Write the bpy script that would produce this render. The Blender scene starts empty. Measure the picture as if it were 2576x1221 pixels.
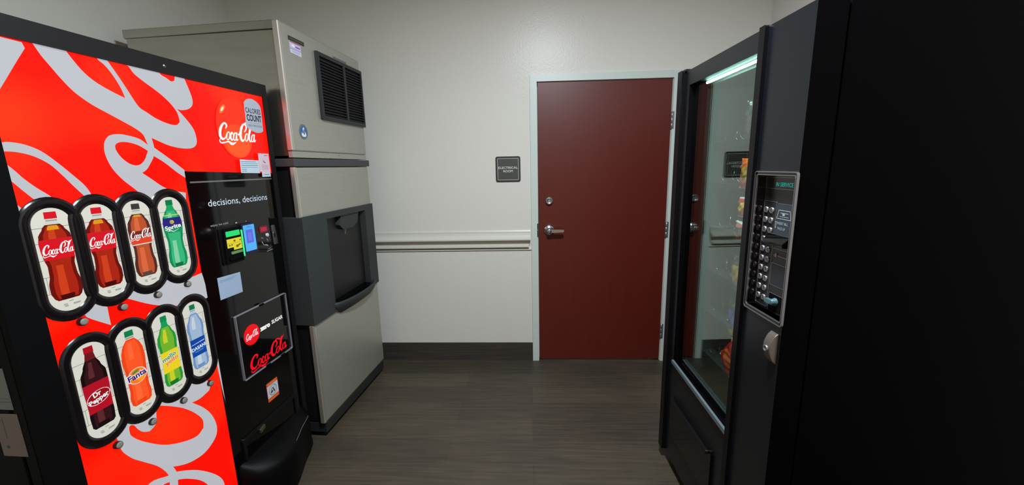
import bpy, math, random
from mathutils import Vector, Matrix
from mathutils.geometry import tessellate_polygon
random.seed(7)
R = math.radians
scene = bpy.context.scene
COL = scene.collection

# ------------------------------------------------------------------ camera
CAM_H = 1.4807
PITCH, ROLL, YAW, FPX = 10.782, -1.223, -2.703, 1007.13
def cam_ray(a, b):
    ro, pi, ya = R(ROLL), R(PITCH), R(YAW)
    c, s = math.cos(ro), math.sin(ro); a, b = c*a+s*b, -s*a+c*b
    d, up, x = 1.0, -b, a
    c, s = math.cos(pi), math.sin(pi); y = c*d+s*up; z = -s*d+c*up
    c, s = math.cos(ya), math.sin(ya)
    return Vector((c*x+s*y, -s*x+c*y, z))
fwd = cam_ray(0, 0); right = (cam_ray(1, 0)-fwd).normalized(); down = (cam_ray(0, 1)-fwd).normalized()
cam = bpy.data.objects.new('camera', bpy.data.cameras.new('camera'))
COL.objects.link(cam)
M = Matrix((right, -down, -fwd.normalized())).transposed().to_4x4()
M.translation = Vector((0, 0, CAM_H))
cam.matrix_world = M
cam.data.sensor_width = 36; cam.data.lens = FPX/2576*36
cam.data.clip_start = 0.02
scene.camera = cam
scene.view_settings.view_transform = 'Standard'
scene.view_settings.look = 'None'
scene.view_settings.gamma = 1
scene.view_settings.exposure = 0
scene.view_settings.use_curve_mapping = False

# ------------------------------------------------------------------ world and lamps
world = bpy.data.worlds.new('world'); scene.world = world; world.use_nodes = True
world.node_tree.nodes['Background'].inputs[0].default_value = (1.0, 0.78, 0.54, 1)
world.node_tree.nodes['Background'].inputs[1].default_value = 0.42
def area(name, loc, rot, sx, sy, power, col):
    l = bpy.data.lights.new(name, 'AREA'); l.shape = 'RECTANGLE'; l.size = sx; l.size_y = sy
    l.energy = power; l.color = col
    o = bpy.data.objects.new(name, l); o.location = loc; o.rotation_euler = rot
    COL.objects.link(o); return o
area('ceiling_lamp', (0.18, 0.90, 2.79), (0, 0, 0), 0.26, 0.26, 94, (0.83, 0.925, 1.0))

# ------------------------------------------------------------------ layout (metres)
D = 2.888                       # far wall
XL, XR = -2.06, 1.575           # side walls
CEIL = 2.85
XD, DW, DH, FW = 0.056, 0.914, 2.04, 0.048   # door opening

# ------------------------------------------------------------------ materials
def lin(c):
    c = c/255.0
    return c/12.92 if c <= 0.04045 else ((c+0.055)/1.055)**2.4
def rgb(t): return (lin(t[0]), lin(t[1]), lin(t[2]), 1)
_mc = {}
def mat(name, col, rough=0.5, metal=0.0, spec=0.5, emis=None, es=0.0, bump=None, coat=0.0, noise=None):
    """col sRGB 0-255. bump=(scale,strength,distance). noise=(scale,amount,stretch)"""
    if name in _mc: return _mc[name]
    m = bpy.data.materials.new(name); m.use_nodes = True
    nt = m.node_tree; b = nt.nodes['Principled BSDF']
    b.inputs['Base Color'].default_value = rgb(col)
    b.inputs['Roughness'].default_value = rough
    b.inputs['Metallic'].default_value = metal
    b.inputs['Specular IOR Level'].default_value = spec
    b.inputs['Coat Weight'].default_value = coat
    if emis is not None:
        b.inputs['Emission Color'].default_value = rgb(emis)
        b.inputs['Emission Strength'].default_value = es
    if bump or noise:
        tc = nt.nodes.new('ShaderNodeTexCoord')
    if bump:
        n = nt.nodes.new('ShaderNodeTexNoise'); n.inputs['Scale'].default_value = bump[0]
        n.inputs['Detail'].default_value = 3
        bp = nt.nodes.new('ShaderNodeBump'); bp.inputs['Strength'].default_value = bump[1]
        bp.inputs['Distance'].default_value = bump[2]
        nt.links.new(tc.outputs['Object'], n.inputs['Vector'])
        nt.links.new(n.outputs['Fac'], bp.inputs['Height'])
        nt.links.new(bp.outputs['Normal'], b.inputs['Normal'])
    if noise:
        mp = nt.nodes.new('ShaderNodeMapping'); mp.inputs['Scale'].default_value = noise[2]
        n = nt.nodes.new('ShaderNodeTexNoise'); n.inputs['Scale'].default_value = noise[0]
        n.inputs['Detail'].default_value = 4
        rp = nt.nodes.new('ShaderNodeMapRange')
        rp.inputs['From Min'].default_value = 0.3; rp.inputs['From Max'].default_value = 0.7
        rp.inputs['To Min'].default_value = 1-noise[1]; rp.inputs['To Max'].default_value = 1+noise[1]
        mx = nt.nodes.new('ShaderNodeVectorMath'); mx.operation = 'SCALE'
        mx.inputs[0].default_value = rgb(col)[:3]
        nt.links.new(tc.outputs['Object'], mp.inputs['Vector']); nt.links.new(mp.outputs[0], n.inputs['Vector'])
        nt.links.new(n.outputs['Fac'], rp.inputs['Value']); nt.links.new(rp.outputs[0], mx.inputs['Scale'])
        nt.links.new(mx.outputs[0], b.inputs['Base Color'])
    _mc[name] = m; return m
def lit(c, k=1.0, base=0.3):
    """backlit print: a translucent coloured film over the machine's own lamps"""
    name = 'backlit_%d_%d_%d_%d' % (*c, int(k*100))
    if name in _mc: return _mc[name]
    m = mat(name, tuple(int(v*base) for v in c), 0.25, 0, 0.25, c, k)
    return m
def ink(c, rough=0.5):
    return mat('print_%d_%d_%d' % c, c, rough)

black_gloss = mat('black_gloss', (5, 5, 6), 0.05, 0, 0.5)
black_sat = mat('black_satin', (13, 13, 15), 0.38, 0, 0.4, bump=(400, 0.15, 0.0005))
black_matte = mat('black_matte', (6, 6, 7), 0.7, 0, 0.08)
bezel_m = mat('bezel_grey_black', (24, 22, 24), 0.45, 0, 0.3)
ring_m = mat('ring_black', (14, 10, 13), 0.2, 0, 0.5)
steel = mat('brushed_steel', (179, 177, 166), 0.42, 0.6, noise=(6, 0.05, (1, 1, 40)))
edge_m = mat('edge_polish', (206, 200, 190), 0.3, 0.75)
steel_side = mat('steel_side', (176, 172, 160), 0.28, 0.96, noise=(3, 0.08, (1, 1, 8)))
chrome = mat('chrome', (205, 203, 200), 0.12, 1.0)
satin_chrome = mat('satin_chrome', (190, 192, 196), 0.25, 1.0)
dim_chrome = mat('dim_chrome', (150, 148, 150), 0.36, 0.75)
grey_plastic = mat('charcoal_plastic', (50, 54, 54), 0.55, 0, 0.3, bump=(300, 0.1, 0.0006))
grey_dark = mat('charcoal_recess', (36, 40, 44), 0.4, 0, 0.4)
cap_grey = mat('cap_grey', (62, 62, 64), 0.5)
paper = mat('paper', (196, 204, 212), 0.6)

def wall_material(name, col):
    if name in _mc: return _mc[name]
    m = mat(name, col, 0.30, 0, 0.20)
    nt = m.node_tree; b = nt.nodes['Principled BSDF']
    tc = nt.nodes.new('ShaderNodeTexCoord')
    n = nt.nodes.new('ShaderNodeTexNoise'); n.inputs['Scale'].default_value = 120; n.inputs['Detail'].default_value = 4
    bp = nt.nodes.new('ShaderNodeBump'); bp.inputs['Strength'].default_value = 0.38; bp.inputs['Distance'].default_value = 0.002
    nt.links.new(tc.outputs['Object'], n.inputs['Vector']); nt.links.new(n.outputs['Fac'], bp.inputs['Height'])
    nt.links.new(bp.outputs['Normal'], b.inputs['Normal'])
    return m
wall_m = wall_material('wall_paint', (213, 210, 202))
trim_m = mat('trim_paint', (200, 198, 188), 0.4)
frame_m = mat('door_frame_paint', (196, 206, 200), 0.38)
ceil_m = mat('ceiling_paint', (200, 198, 190), 0.8)

def floor_material():
    m = bpy.data.materials.new('vinyl_planks'); m.use_nodes = True
    nt = m.node_tree; b = nt.nodes['Principled BSDF']; L = nt.links.new
    tc = nt.nodes.new('ShaderNodeTexCoord')
    br = nt.nodes.new('ShaderNodeTexBrick')
    br.inputs['Color1'].default_value = (0.30, 0.30, 0.30, 1); br.inputs['Color2'].default_value = (0.72, 0.72, 0.72, 1)
    br.inputs['Mortar'].default_value = (0.12, 0.12, 0.12, 1)
    br.inputs['Scale'].default_value = 1.0
    br.inputs['Mortar Size'].default_value = 0.0012
    br.inputs['Brick Width'].default_value = 1.22; br.inputs['Row Height'].default_value = 0.178
    br.offset = 0.37
    L(tc.outputs['Object'], br.inputs['Vector'])
    mp = nt.nodes.new('ShaderNodeMapping'); mp.inputs['Scale'].default_value = (1.6, 26, 1)
    n = nt.nodes.new('ShaderNodeTexNoise'); n.inputs['Scale'].default_value = 2.2; n.inputs['Detail'].default_value = 6; n.inputs['Roughness'].default_value = 0.6
    L(tc.outputs['Object'], mp.inputs['Vector']); L(mp.outputs[0], n.inputs['Vector'])
    n2 = nt.nodes.new('ShaderNodeTexNoise'); n2.inputs['Scale'].default_value = 3.0; n2.inputs['Detail'].default_value = 2
    L(tc.outputs['Object'], n2.inputs['Vector'])
    a = nt.nodes.new('ShaderNodeMath'); a.operation = 'MULTIPLY_ADD'; a.inputs[1].default_value = 0.55
    L(br.outputs['Color'], a.inputs[0]); L(n.outputs['Fac'], a.inputs[2])
    rp = nt.nodes.new('ShaderNodeValToRGB')
    rp.color_ramp.elements[0].position = 0.42; rp.color_ramp.elements[0].color = rgb((49, 45, 40))
    rp.color_ramp.elements[1].position = 1.0; rp.color_ramp.elements[1].color = rgb((82, 73, 60))
    L(a.outputs[0], rp.inputs[0])
    mx = nt.nodes.new('ShaderNodeMixRGB'); mx.blend_type = 'MULTIPLY'; mx.inputs[0].default_value = 0.5
    rp2 = nt.nodes.new('ShaderNodeValToRGB')
    rp2.color_ramp.elements[0].position = 0.35; rp2.color_ramp.elements[0].color = (0.7, 0.74, 0.76, 1)
    rp2.color_ramp.elements[1].position = 0.65; rp2.color_ramp.elements[1].color = (1.05, 0.98, 0.88, 1)
    L(n2.outputs['Fac'], rp2.inputs[0]); L(rp.outputs[0], mx.inputs[1]); L(rp2.outputs[0], mx.inputs[2])
    L(mx.outputs[0], b.inputs['Base Color'])
    b.inputs['Roughness'].default_value = 0.42; b.inputs['Specular IOR Level'].default_value = 0.35
    bp = nt.nodes.new('ShaderNodeBump'); bp.inputs['Strength'].default_value = 0.15; bp.inputs['Distance'].default_value = 0.002
    L(n.outputs['Fac'], bp.inputs['Height']); L(bp.outputs[0], b.inputs['Normal'])
    return m
floor_m = floor_material()
base_m = mat('baseboard_vinyl', (58, 52, 47), 0.5, noise=(3, 0.25, (1.5, 1, 26)))
door_m = mat('door_red_laminate', (90, 27, 19), 0.40, 0, 0.42, noise=(2, 0.05, (18, 18, 1.2)))

def glass_material(tint=(0.86, 0.95, 0.92)):
    m = bpy.data.materials.new('window_glass'); m.use_nodes = True
    nt = m.node_tree; nt.nodes.clear(); L = nt.links.new
    out = nt.nodes.new('ShaderNodeOutputMaterial'); mix = nt.nodes.new('ShaderNodeMixShader')
    tr = nt.nodes.new('ShaderNodeBsdfTransparent'); tr.inputs[0].default_value = (*tint, 1)
    gl = nt.nodes.new('ShaderNodeBsdfGlossy'); gl.inputs['Roughness'].default_value = 0.0
    gl.inputs[0].default_value = (0.92, 1.0, 0.96, 1)
    lw = nt.nodes.new('ShaderNodeLayerWeight'); lw.inputs[0].default_value = 0.5
    p = nt.nodes.new('ShaderNodeMath'); p.operation = 'POWER'; p.inputs[1].default_value = 4.0
    ma = nt.nodes.new('ShaderNodeMath'); ma.operation = 'MULTIPLY_ADD'; ma.inputs[1].default_value = 0.92; ma.inputs[2].default_value = 0.08
    L(lw.outputs['Facing'], p.inputs[0]); L(p.outputs[0], ma.inputs[0]); L(ma.outputs[0], mix.inputs[0])
    L(tr.outputs[0], mix.inputs[1]); L(gl.outputs[0], mix.inputs[2]); L(mix.outputs[0], out.inputs[0])
    return m
glass_m = glass_material()

# ------------------------------------------------------------------ mesh helpers
class Frame:
    """flat drawing frame: origin o, horizontal h, vertical v, outward normal n = h x v"""
    def __init__(s, o, h, v=(0, 0, 1)):
        s.o = Vector(o); s.h = Vector(h); s.v = Vector(v); s.n = s.h.cross(s.v)
    def __call__(s, a, b, d=0.0):
        return s.o + s.h*a + s.v*b + s.n*d

class MB:
    def __init__(s): s.v = []; s.f = []; s.m = []; s.sm = []; s.mats = []
    def mi(s, m):
        if m not in s.mats: s.mats.append(m)
        return s.mats.index(m)
    def add(s, vs, fs, m, smooth=False):
        o = len(s.v); k = s.mi(m)
        s.v += [tuple(x) for x in vs]
        for f in fs: s.f.append([i+o for i in f]); s.m.append(k); s.sm.append(smooth)
        return s
    def box(s, x0, x1, y0, y1, z0, z1, m):
        v = [(x, y, z) for x in (x0, x1) for y in (y0, y1) for z in (z0, z1)]
        return s.add(v, [(0, 1, 3, 2), (4, 6, 7, 5), (0, 4, 5, 1), (2, 3, 7, 6), (0, 2, 6, 4), (1, 5, 7, 3)], m)
    def flat(s, fr, poly, m, d=0.0, holes=()):
        loops = [[Vector((x, y, 0)) for x, y in poly]]+[[Vector((x, y, 0)) for x, y in h] for h in holes]
        tri = tessellate_polygon(loops)
        pts = [p for l in loops for p in l]
        fs = []
        for a, b, c in tri:
            ar = (pts[b]-pts[a]).cross(pts[c]-pts[a]).z
            if abs(ar) < 1e-12: continue
            fs.append((a, b, c) if ar > 0 else (a, c, b))
        return s.add([fr(p.x, p.y, d) for p in pts], fs, m)
    def rect(s, fr, a0, a1, b0, b1, m, d=0.0):
        return s.add([fr(a0, b0, d), fr(a1, b0, d), fr(a1, b1, d), fr(a0, b1, d)], [(0, 1, 2, 3)], m)
    def slab(s, fr, poly, m, d0, d1, holes=(), msides=None, smooth=False):
        """extruded outline with optional holes"""
        s.flat(fr, poly, m, d1, holes)
        n0 = len(s.f); s.flat(fr, poly, m, d0, holes)
        for i in range(n0, len(s.f)): s.f[i].reverse()
        for k, lp in enumerate([poly]+list(holes)):
            n = len(lp)
            ar = sum(lp[i][0]*lp[(i+1) % n][1]-lp[(i+1) % n][0]*lp[i][1] for i in range(n))
            ccw = (ar > 0) == (k == 0)
            vs = [fr(x, y, d0) for x, y in lp]+[fr(x, y, d1) for x, y in lp]
            fs = []
            for i in range(n):
                j = (i+1) % n
                fs.append((i, j, n+j, n+i) if ccw else (j, i, n+i, n+j))
            s.add(vs, fs, msides or m, smooth)
        return s
    def lathe(s, o, ax, prof, m, seg=24, smooth=True):
        """prof: list of (radius, distance along ax)"""
        ax = Vector(ax).normalized(); t = ax.orthogonal().normalized(); u = ax.cross(t); o = Vector(o)
        vs = []; fs = []
        for r, h in prof:
            for i in range(seg):
                a = 2*math.pi*i/seg
                vs.append(o+ax*h+(t*math.cos(a)+u*math.sin(a))*r)
        for k in range(len(prof)-1):
            for i in range(seg):
                j = (i+1) % seg
                fs.append((k*seg+i, k*seg+j, (k+1)*seg+j, (k+1)*seg+i))
        s.add(vs, fs, m, smooth)
        if prof[0][0] > 1e-6: s.add(vs[:seg], [tuple(range(seg))[::-1]], m)
        if prof[-1][0] > 1e-6: s.add(vs[-seg:], [tuple(range(seg))], m)
        return s
    def tube(s, pts, r, m, seg=8, closed=False):
        pts = [Vector(p) for p in pts]; n = len(pts); vs = []; fs = []
        up = None
        for i, p in enumerate(pts):
            a = pts[(i-1) % n] if (closed or i > 0) else p
            b = pts[(i+1) % n] if (closed or i < n-1) else p
            t = (b-a).normalized()
            if up is None: up = t.orthogonal().normalized()
            up = (up-t*up.dot(t)).normalized(); w = t.cross(up)
            rr = r[i] if isinstance(r, (list, tuple)) else r
            for k in range(seg):
                g = 2*math.pi*k/seg
                vs.append(p+(up*math.cos(g)+w*math.sin(g))*rr)
        for i in range(n if closed else n-1):
            j = (i+1) % n
            for k in range(seg):
                l = (k+1) % seg
                fs.append((i*seg+k, i*seg+l, j*seg+l, j*seg+k))
        s.add(vs, fs, m, True)
        if not closed:
            s.add(vs[:seg], [tuple(range(seg))[::-1]], m); s.add(vs[-seg:], [tuple(range(seg))], m)
        return s
    def build(s, name, parent=None, label=None, bevel=0, bseg=2, loc=None, cat=None, kind=None, group=None):
        me = bpy.data.meshes.new(name); me.from_pydata(s.v, [], s.f)
        for m in s.mats: me.materials.append(m)
        me.polygons.foreach_set('material_index', s.m); me.polygons.foreach_set('use_smooth', s.sm)
        me.update()
        o = bpy.data.objects.new(name, me); COL.objects.link(o)
        if parent: o.parent = parent
        if loc: o.location = loc
        if label: o['label'] = label
        if cat: o['category'] = cat
        if kind: o['kind'] = kind
        if group: o['group'] = group
        if bevel:
            b = o.modifiers.new('bevel', 'BEVEL'); b.width = bevel; b.segments = bseg; b.limit_method = 'ANGLE'; b.angle_limit = R(40)
            b.harden_normals = False
        return o

def empty(name, loc, rz=0, label=None, cat=None, kind=None, group=None, parent=None):
    o = bpy.data.objects.new(name, None); COL.objects.link(o); o.location = loc; o.rotation_euler = (0, 0, rz)
    o.empty_display_size = 0.1
    if label: o['label'] = label
    if cat: o['category'] = cat
    if kind: o['kind'] = kind
    if group: o['group'] = group
    if parent: o.parent = parent
    return o

def circle(cx, cy, rx, ry=None, n=32, rot=0):
    ry = rx if ry is None else ry; c, s = math.cos(rot), math.sin(rot)
    out = []
    for i in range(n):
        a = 2*math.pi*i/n; x, y = rx*math.cos(a), ry*math.sin(a)
        out.append((cx+c*x-s*y, cy+s*x+c*y))
    return out
def capsule(cx, z0, z1, r, n=14):
    """upright stadium"""
    out = []
    for i in range(n+1):
        a = math.pi*i/n; out.append((cx+r*math.cos(a), z1-r+r*math.sin(a)))
    for i in range(n+1):
        a = math.pi+math.pi*i/n; out.append((cx+r*math.cos(a), z0+r+r*math.sin(a)))
    return out
def rrect(a0, a1, b0, b1, r, n=5):
    out = []
    for cx, cy, s0 in ((a1-r, b1-r, 0), (a0+r, b1-r, 90), (a0+r, b0+r, 180), (a1-r, b0+r, 270)):
        for i in range(n+1):
            a = R(s0+90*i/n); out.append((cx+r*math.cos(a), cy+r*math.sin(a)))
    return out
def smooth_poly(P, k=4):
    """rounds a traced outline but keeps its sharp corners"""
    n = len(P); tan = []
    for i in range(n):
        a, b, c = Vector(P[i-1]), Vector(P[i]), Vector(P[(i+1) % n])
        u, w = (b-a), (c-b)
        if u.length < 1e-6 or w.length < 1e-6 or u.angle(w) > R(48): tan.append(None)
        else: tan.append((c-a)*0.5)
    out = []
    for i in range(n):
        j = (i+1) % n; p, q = Vector(P[i]), Vector(P[j]); L = (q-p).length
        def tt(t):
            if t is None: return (q-p)*0.6
            return t*min(1.0, 1.2*L/max(t.length, 1e-6))
        t0, t1 = tt(tan[i]), tt(tan[j])
        for s in range(k):
            t = s/k; h00 = 2*t**3-3*t**2+1; h10 = t**3-2*t**2+t; h01 = -2*t**3+3*t**2; h11 = t**3-t**2
            v = p*h00+t0*h10+q*h01+t1*h11; out.append((v.x, v.y))
    return out
def crom(pts, k=6):
    out = []
    n = len(pts)
    for i in range(n-1):
        p0, p1, p2, p3 = pts[max(i-1, 0)], pts[i], pts[i+1], pts[min(i+2, n-1)]
        for s in range(k):
            t = s/k
            out.append(tuple(0.5*((2*b)+(c-a)*t+(2*a-5*b+4*c-d)*t*t+(3*b-a-3*c+d)*t**3) for a, b, c, d in zip(p0, p1, p2, p3)))
    out.append(tuple(pts[-1])); return out
def ribbon(mb, fr, pts, m, d, w=None, ox=0, oy=0, sc=1, shear=0.0, k=6):
    """pts: (x, y, width)"""
    P = crom(pts, k); L = []; Q = []
    for i, (x, y, ww) in enumerate(P):
        a = P[max(i-1, 0)]; b = P[min(i+1, len(P)-1)]
        tx, ty = b[0]-a[0], b[1]-a[1]; l = math.hypot(tx, ty) or 1
        nx, ny = -ty/l*ww/2, tx/l*ww/2
        L.append((x+nx, y+ny)); Q.append((x-nx, y-ny))
    f = lambda p: fr(ox+sc*(p[0]+shear*p[1]), oy+sc*p[1], d)
    vs = [f(p) for p in L]+[f(p) for p in Q]; n = len(L)
    mb.add(vs, [(i, n+i, n+i+1, i+1) for i in range(n-1)], m)
def ell(cx, cy, rx, ry, w0, w1, rot=-0.25):
    out = []
    for i in range(13):
        a = 2*math.pi*i/12+0.9
        x, y = rx*math.cos(a), ry*math.sin(a)
        out.append((cx+x*math.cos(rot)-y*math.sin(rot), cy+x*math.sin(rot)+y*math.cos(rot), w0+(w1-w0)*abs(math.sin(a))))
    return out
SCRIPT = [
 [(.60, .72, .05), (.70, .92, .12), (.56, 1.06, .10), (.34, .92, .13), (.17, .60, .18), (.14, .28, .18), (.28, .06, .14), (.48, .08, .08), (.62, .24, .04)],
 ell(.80, .27, .13, .26, .11, .06),
 [(1.19, .40, .10), (1.14, .52, .08), (1.02, .38, .11), (1.00, .15, .12), (1.10, .02, .09), (1.24, .14, .04)],
 ell(1.38, .26, .12, .25, .11, .06),
 [(1.55, .54, .09), (1.50, .25, .11), (1.53, .03, .09), (1.66, .12, .04)],
 [(1.64, .40, .10), (1.80, .45, .09)],
 [(.20, .12, .03), (.08, -.06, .05), (.20, -.20, .08), (.50, -.16, .07), (.80, -.10, .08), (1.05, -.22, .15), (1.25, -.20, .10), (1.48, -.08, .02)],
 [(2.24, .62, .05), (2.42, .84, .11), (2.40, 1.10, .10), (2.18, 1.12, .12), (1.98, .84, .17), (1.88, .46, .19), (1.92, .14, .17), (2.08, .02, .12), (2.26, .18, .04)],
 [(2.30, 1.22, .04), (2.50, 1.24, .09), (2.78, 1.08, .10), (3.02, 1.16, .08), (3.14, 1.30, .03)],
 ell(2.44, .28, .13, .26, .11, .06),
 [(2.62, .20, .04), (2.78, .62, .07), (2.94, 1.06, .08), (2.92, 1.22, .06), (2.80, 1.02, .10), (2.70, .55, .12), (2.69, .15, .11), (2.80, .02, .08), (2.90, .14, .04)],
 ell(3.03, .26, .12, .25, .11, .06),
 [(3.20, .54, .09), (3.15, .25, .11), (3.18, .03, .09), (3.33, .16, .04)],
]
def script_logo(mb, fr, x, y, width, m, d, shear=0.12, fat=1.0, k=5, yscale=1.0):
    sc = width/3.4
    for st in SCRIPT:
        ribbon(mb, fr, [(a, b*yscale, w*fat) for a, b, w in st], m, d, ox=x, oy=y, sc=sc, shear=shear, k=k)

_tc = {}
def text2d(s, bold=0.0):
    key = (s, bold)
    if key in _tc: return _tc[key]
    cu = bpy.data.curves.new('t', 'FONT'); cu.body = s; cu.size = 1.0; cu.offset = bold; cu.resolution_u = 3
    o = bpy.data.objects.new('t', cu); COL.objects.link(o)
    dg = bpy.context.evaluated_depsgraph_get(); dg.update()
    me = bpy.data.meshes.new_from_object(o.evaluated_get(dg))
    vs = [(v.co.x, v.co.y) for v in me.vertices]; fs = [tuple(p.vertices) for p in me.polygons]
    bpy.data.objects.remove(o); bpy.data.curves.remove(cu); bpy.data.meshes.remove(me)
    x0 = min(v[0] for v in vs); x1 = max(v[0] for v in vs); y1 = max(v[1] for v in vs); y0 = min(v[1] for v in vs)
    _tc[key] = (vs, fs, x0, x1, y0, y1); return _tc[key]
def text(mb, fr, s, x, y, m, d, width=None, height=None, bold=0.0, shear=0.0, align='l', rot=0.0, fn=None):
    """baseline start (x,y); width/height of the whole string in metres (height = cap height)"""
    vs, fs, x0, x1, y0, y1 = text2d(s, bold)
    H = 0.73
    sy = height/H if height else None; sx = width/(x1-x0) if width else sy
    if sy is None: sy = sx
    w = (x1-x0)*sx; off = {'l': 0, 'c': -w/2, 'r': -w}[align]
    c, sn = math.cos(rot), math.sin(rot); out = []
    for a, b in vs:
        p = off+(a-x0)*sx+shear*b*sy; q = b*sy
        if fn: p, q = fn(p, q)
        out.append(fr(x+c*p-sn*q, y+sn*p+c*q, d))
    # keep the faces turned outward
    f2 = []
    for f in fs:
        a = sum(vs[f[i]][0]*vs[f[(i+1) % len(f)]][1]-vs[f[(i+1) % len(f)]][0]*vs[f[i]][1] for i in range(len(f)))
        f2.append(f if a > 0 else f[::-1])
    mb.add(out, f2, m)

# ================================================================== ROOM
NEAR = -1.3
b = MB(); b.box(XL, XR, NEAR, D+0.3, -0.05, 0, floor_m); b.build('floor', kind='structure')
b = MB(); b.box(XL, XR, NEAR, D+0.3, CEIL, CEIL+0.05, ceil_m); b.build('ceiling', kind='structure')
b = MB(); b.box(XL-0.1, XL, NEAR, D+0.1, 0, CEIL, wall_m); b.build('wall_left', kind='structure')
b = MB(); b.box(XR, XR+0.1, NEAR, D+0.1, 0, CEIL, wall_m); b.build('wall_right', kind='structure')
b = MB()
wf = Frame((0, D, 0), (1, 0, 0))            # far wall, faces the room; depth d comes out of the wall
b.slab(wf, [(XL, 0), (XD, 0), (XD, DH), (XD+DW, DH), (XD+DW, 0), (XR, 0), (XR, CEIL), (XL, CEIL)], wall_m, -0.12, 0)
b.build('wall_far', kind='structure')
b = MB(); b.slab(wf, [(XL, 0), (XD-FW, 0), (XD-FW, 0.144), (XL, 0.144)], base_m, 0, 0.006); b.build('baseboard_far', kind='structure', bevel=0.002)
b = MB(); b.slab(wf, [(XD+DW+FW, 0), (XR, 0), (XR, 0.144), (XD+DW+FW, 0.144)], base_m, 0, 0.006); b.build('baseboard_right', kind='structure', bevel=0.002)
# chair rail
def rail(x0, x1, prof, mb):
    fr = Frame((x0, D, 0), (0, -1, 0))      # profile plane
    vs0 = [(x0, D-p, z) for p, z in prof]; vs1 = [(x1, D-p, z) for p, z in prof]; n = len(prof)
    mb.add(vs0+vs1, [(i, (i+1) % n, n+(i+1) % n, n+i) for i in range(n)]+[tuple(range(n))[::-1], tuple(range(n, 2*n))], trim_m)
b = MB()
rail(XL, XD-FW-0.008, [(0, .950), (.034, .950), (.040, .953), (.040, .962), (.034, .966), (.030, .968), (.022, .974), (.013, .986), (.009, 1.002), (.009, 1.012), (.004, 1.022), (0, 1.022)], b)
rail(XL, XD-FW-0.012, [(0, .912), (.006, .912), (.006, .950), (0, .950)], b)
rail(XL, XD-FW-0.020, [(0, .896), (.024, .896), (.030, .899), (.030, .908), (.024, .912), (0, .912)], b)
rail(XL, XD-FW-0.002, [(0, .873), (.010, .873), (.014, .877), (.012, .885), (.006, .889), (0, .889)], b)
b.build('trim_1', kind='structure', label='cream chair rail moulding on the far wall')
b = MB(); b.slab(wf, [(XL, .146), (XD-FW-.004, .146), (XD-FW-.004, .873), (XL, .873)], wall_m, 0, 0.003)
b.build('trim_2', kind='structure', label='smooth wainscot panel below the chair rail')
# door frame
b = MB()
x0, x1 = XD-FW, XD+DW+FW
b.slab(wf, [(x0, 0), (XD-.002, 0), (XD-.002, DH+.002), (XD+DW+.002, DH+.002), (XD+DW+.002, 0), (x1, 0), (x1, DH+FW), (x0, DH+FW)], frame_m, -0.05, 0.014)
b.box(XD-.002, XD+.012, D+.05, D+.12, 0, DH, frame_m); b.box(XD+DW-.012, XD+DW+.002, D+.05, D+.12, 0, DH, frame_m)
b.box(XD, XD+DW, D+.05, D+.12, DH-.012, DH+.004, frame_m)
b.build('trim_3', kind='structure', label='pale green-white steel door frame', bevel=0.002)
# door leaf
dr = empty('door_1', (XD, D, 0), 0, kind='structure', label='dark red flush door to the electrical room')
df = Frame((0, 0, 0), (1, 0, 0))
b = MB(); b.slab(df, [(.005, .012), (DW-.005, .012), (DW-.005, DH-.004), (.005, DH-.004)], door_m, -0.044, 0.002); b.build('door_panel', dr, bevel=0.0015)
hx, hz = 0.079, 1.020
hd = empty('door_handle', (hx, 0, hz), 0, parent=dr, label='satin chrome lever handle on a round rose')
b = MB(); b.lathe((0, -.002, 0), (0, -1, 0), [(.040, 0), (.040, .006), (.034, .013), (.020, .018), (.016, .020), (.016, .05)], satin_chrome, 32); b.build('rose', hd)
b = MB()
b.lathe((0, -.046, 0), (0, -1, 0), [(.012, 0), (.016, .003), (.017, .016), (.014, .021), (.008, .022)], satin_chrome, 24)
b.slab(Frame((0, 0, 0), (1, 0, 0)), [(0.0, -.012), (.05, -.011), (.098, -.009), (.104, -.005), (.104, .008), (.09, .010), (0.0, .012)], satin_chrome, .050, .064)
b.build('lever', hd, bevel=0.003)
b = MB(); b.lathe((0, -.068, 0), (0, -1, 0), [(.007, 0), (.007, .0015), (.004, .0016), (.004, .0008)], dim_chrome, 16); b.build('keyhole', hd)
db = empty('deadbolt', (hx+.002, 0, 1.232), 0, parent=dr, label='round satin metal deadbolt above the lever')
b = MB(); b.lathe((0, -.002, 0), (0, -1, 0), [(.028, 0), (.028, .008), (.024, .020), (.018, .022), (.017, .020), (.0, .020)], dim_chrome, 28); b.build('collar', db)
b = MB(); b.slab(Frame((0, 0, 0), (1, 0, 0)), circle(0, 0, .010, n=16), satin_chrome, .020, .0225, holes=[[(-.001, -.006), (.001, -.006), (.001, .006), (-.001, .006)]]); b.build('keyhole', db)
for z in (1.767, 1.012, 0.241):
    h = MB()
    h.lathe((DW+.001, -.010, z-.057), (0, 0, 1), [(.0, 0), (.0075, .001), (.0075, .038), (.0066, .0385), (.0066, .039), (.0075, .0395), (.0075, .075), (.0066, .0755), (.0075, .0765), (.0075, .113), (0, .114)], dim_chrome, 14)
    h.slab(df, [(DW-.004, z-.057), (DW+.014, z-.057), (DW+.014, z+.057), (DW-.004, z+.057)], dim_chrome, .0145, .0165)
    h.build('hinge', dr)
b = MB(); b.slab(df, rrect(-.006, .001, 0.97, 1.07, .002), black_matte, .0145, .0155); b.lathe((-.002, -.015, 1.022), (0, -1, 0), [(.004, 0), (.003, .003), (0, .004)], dim_chrome, 10); b.build('strike_plate', dr)
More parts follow.
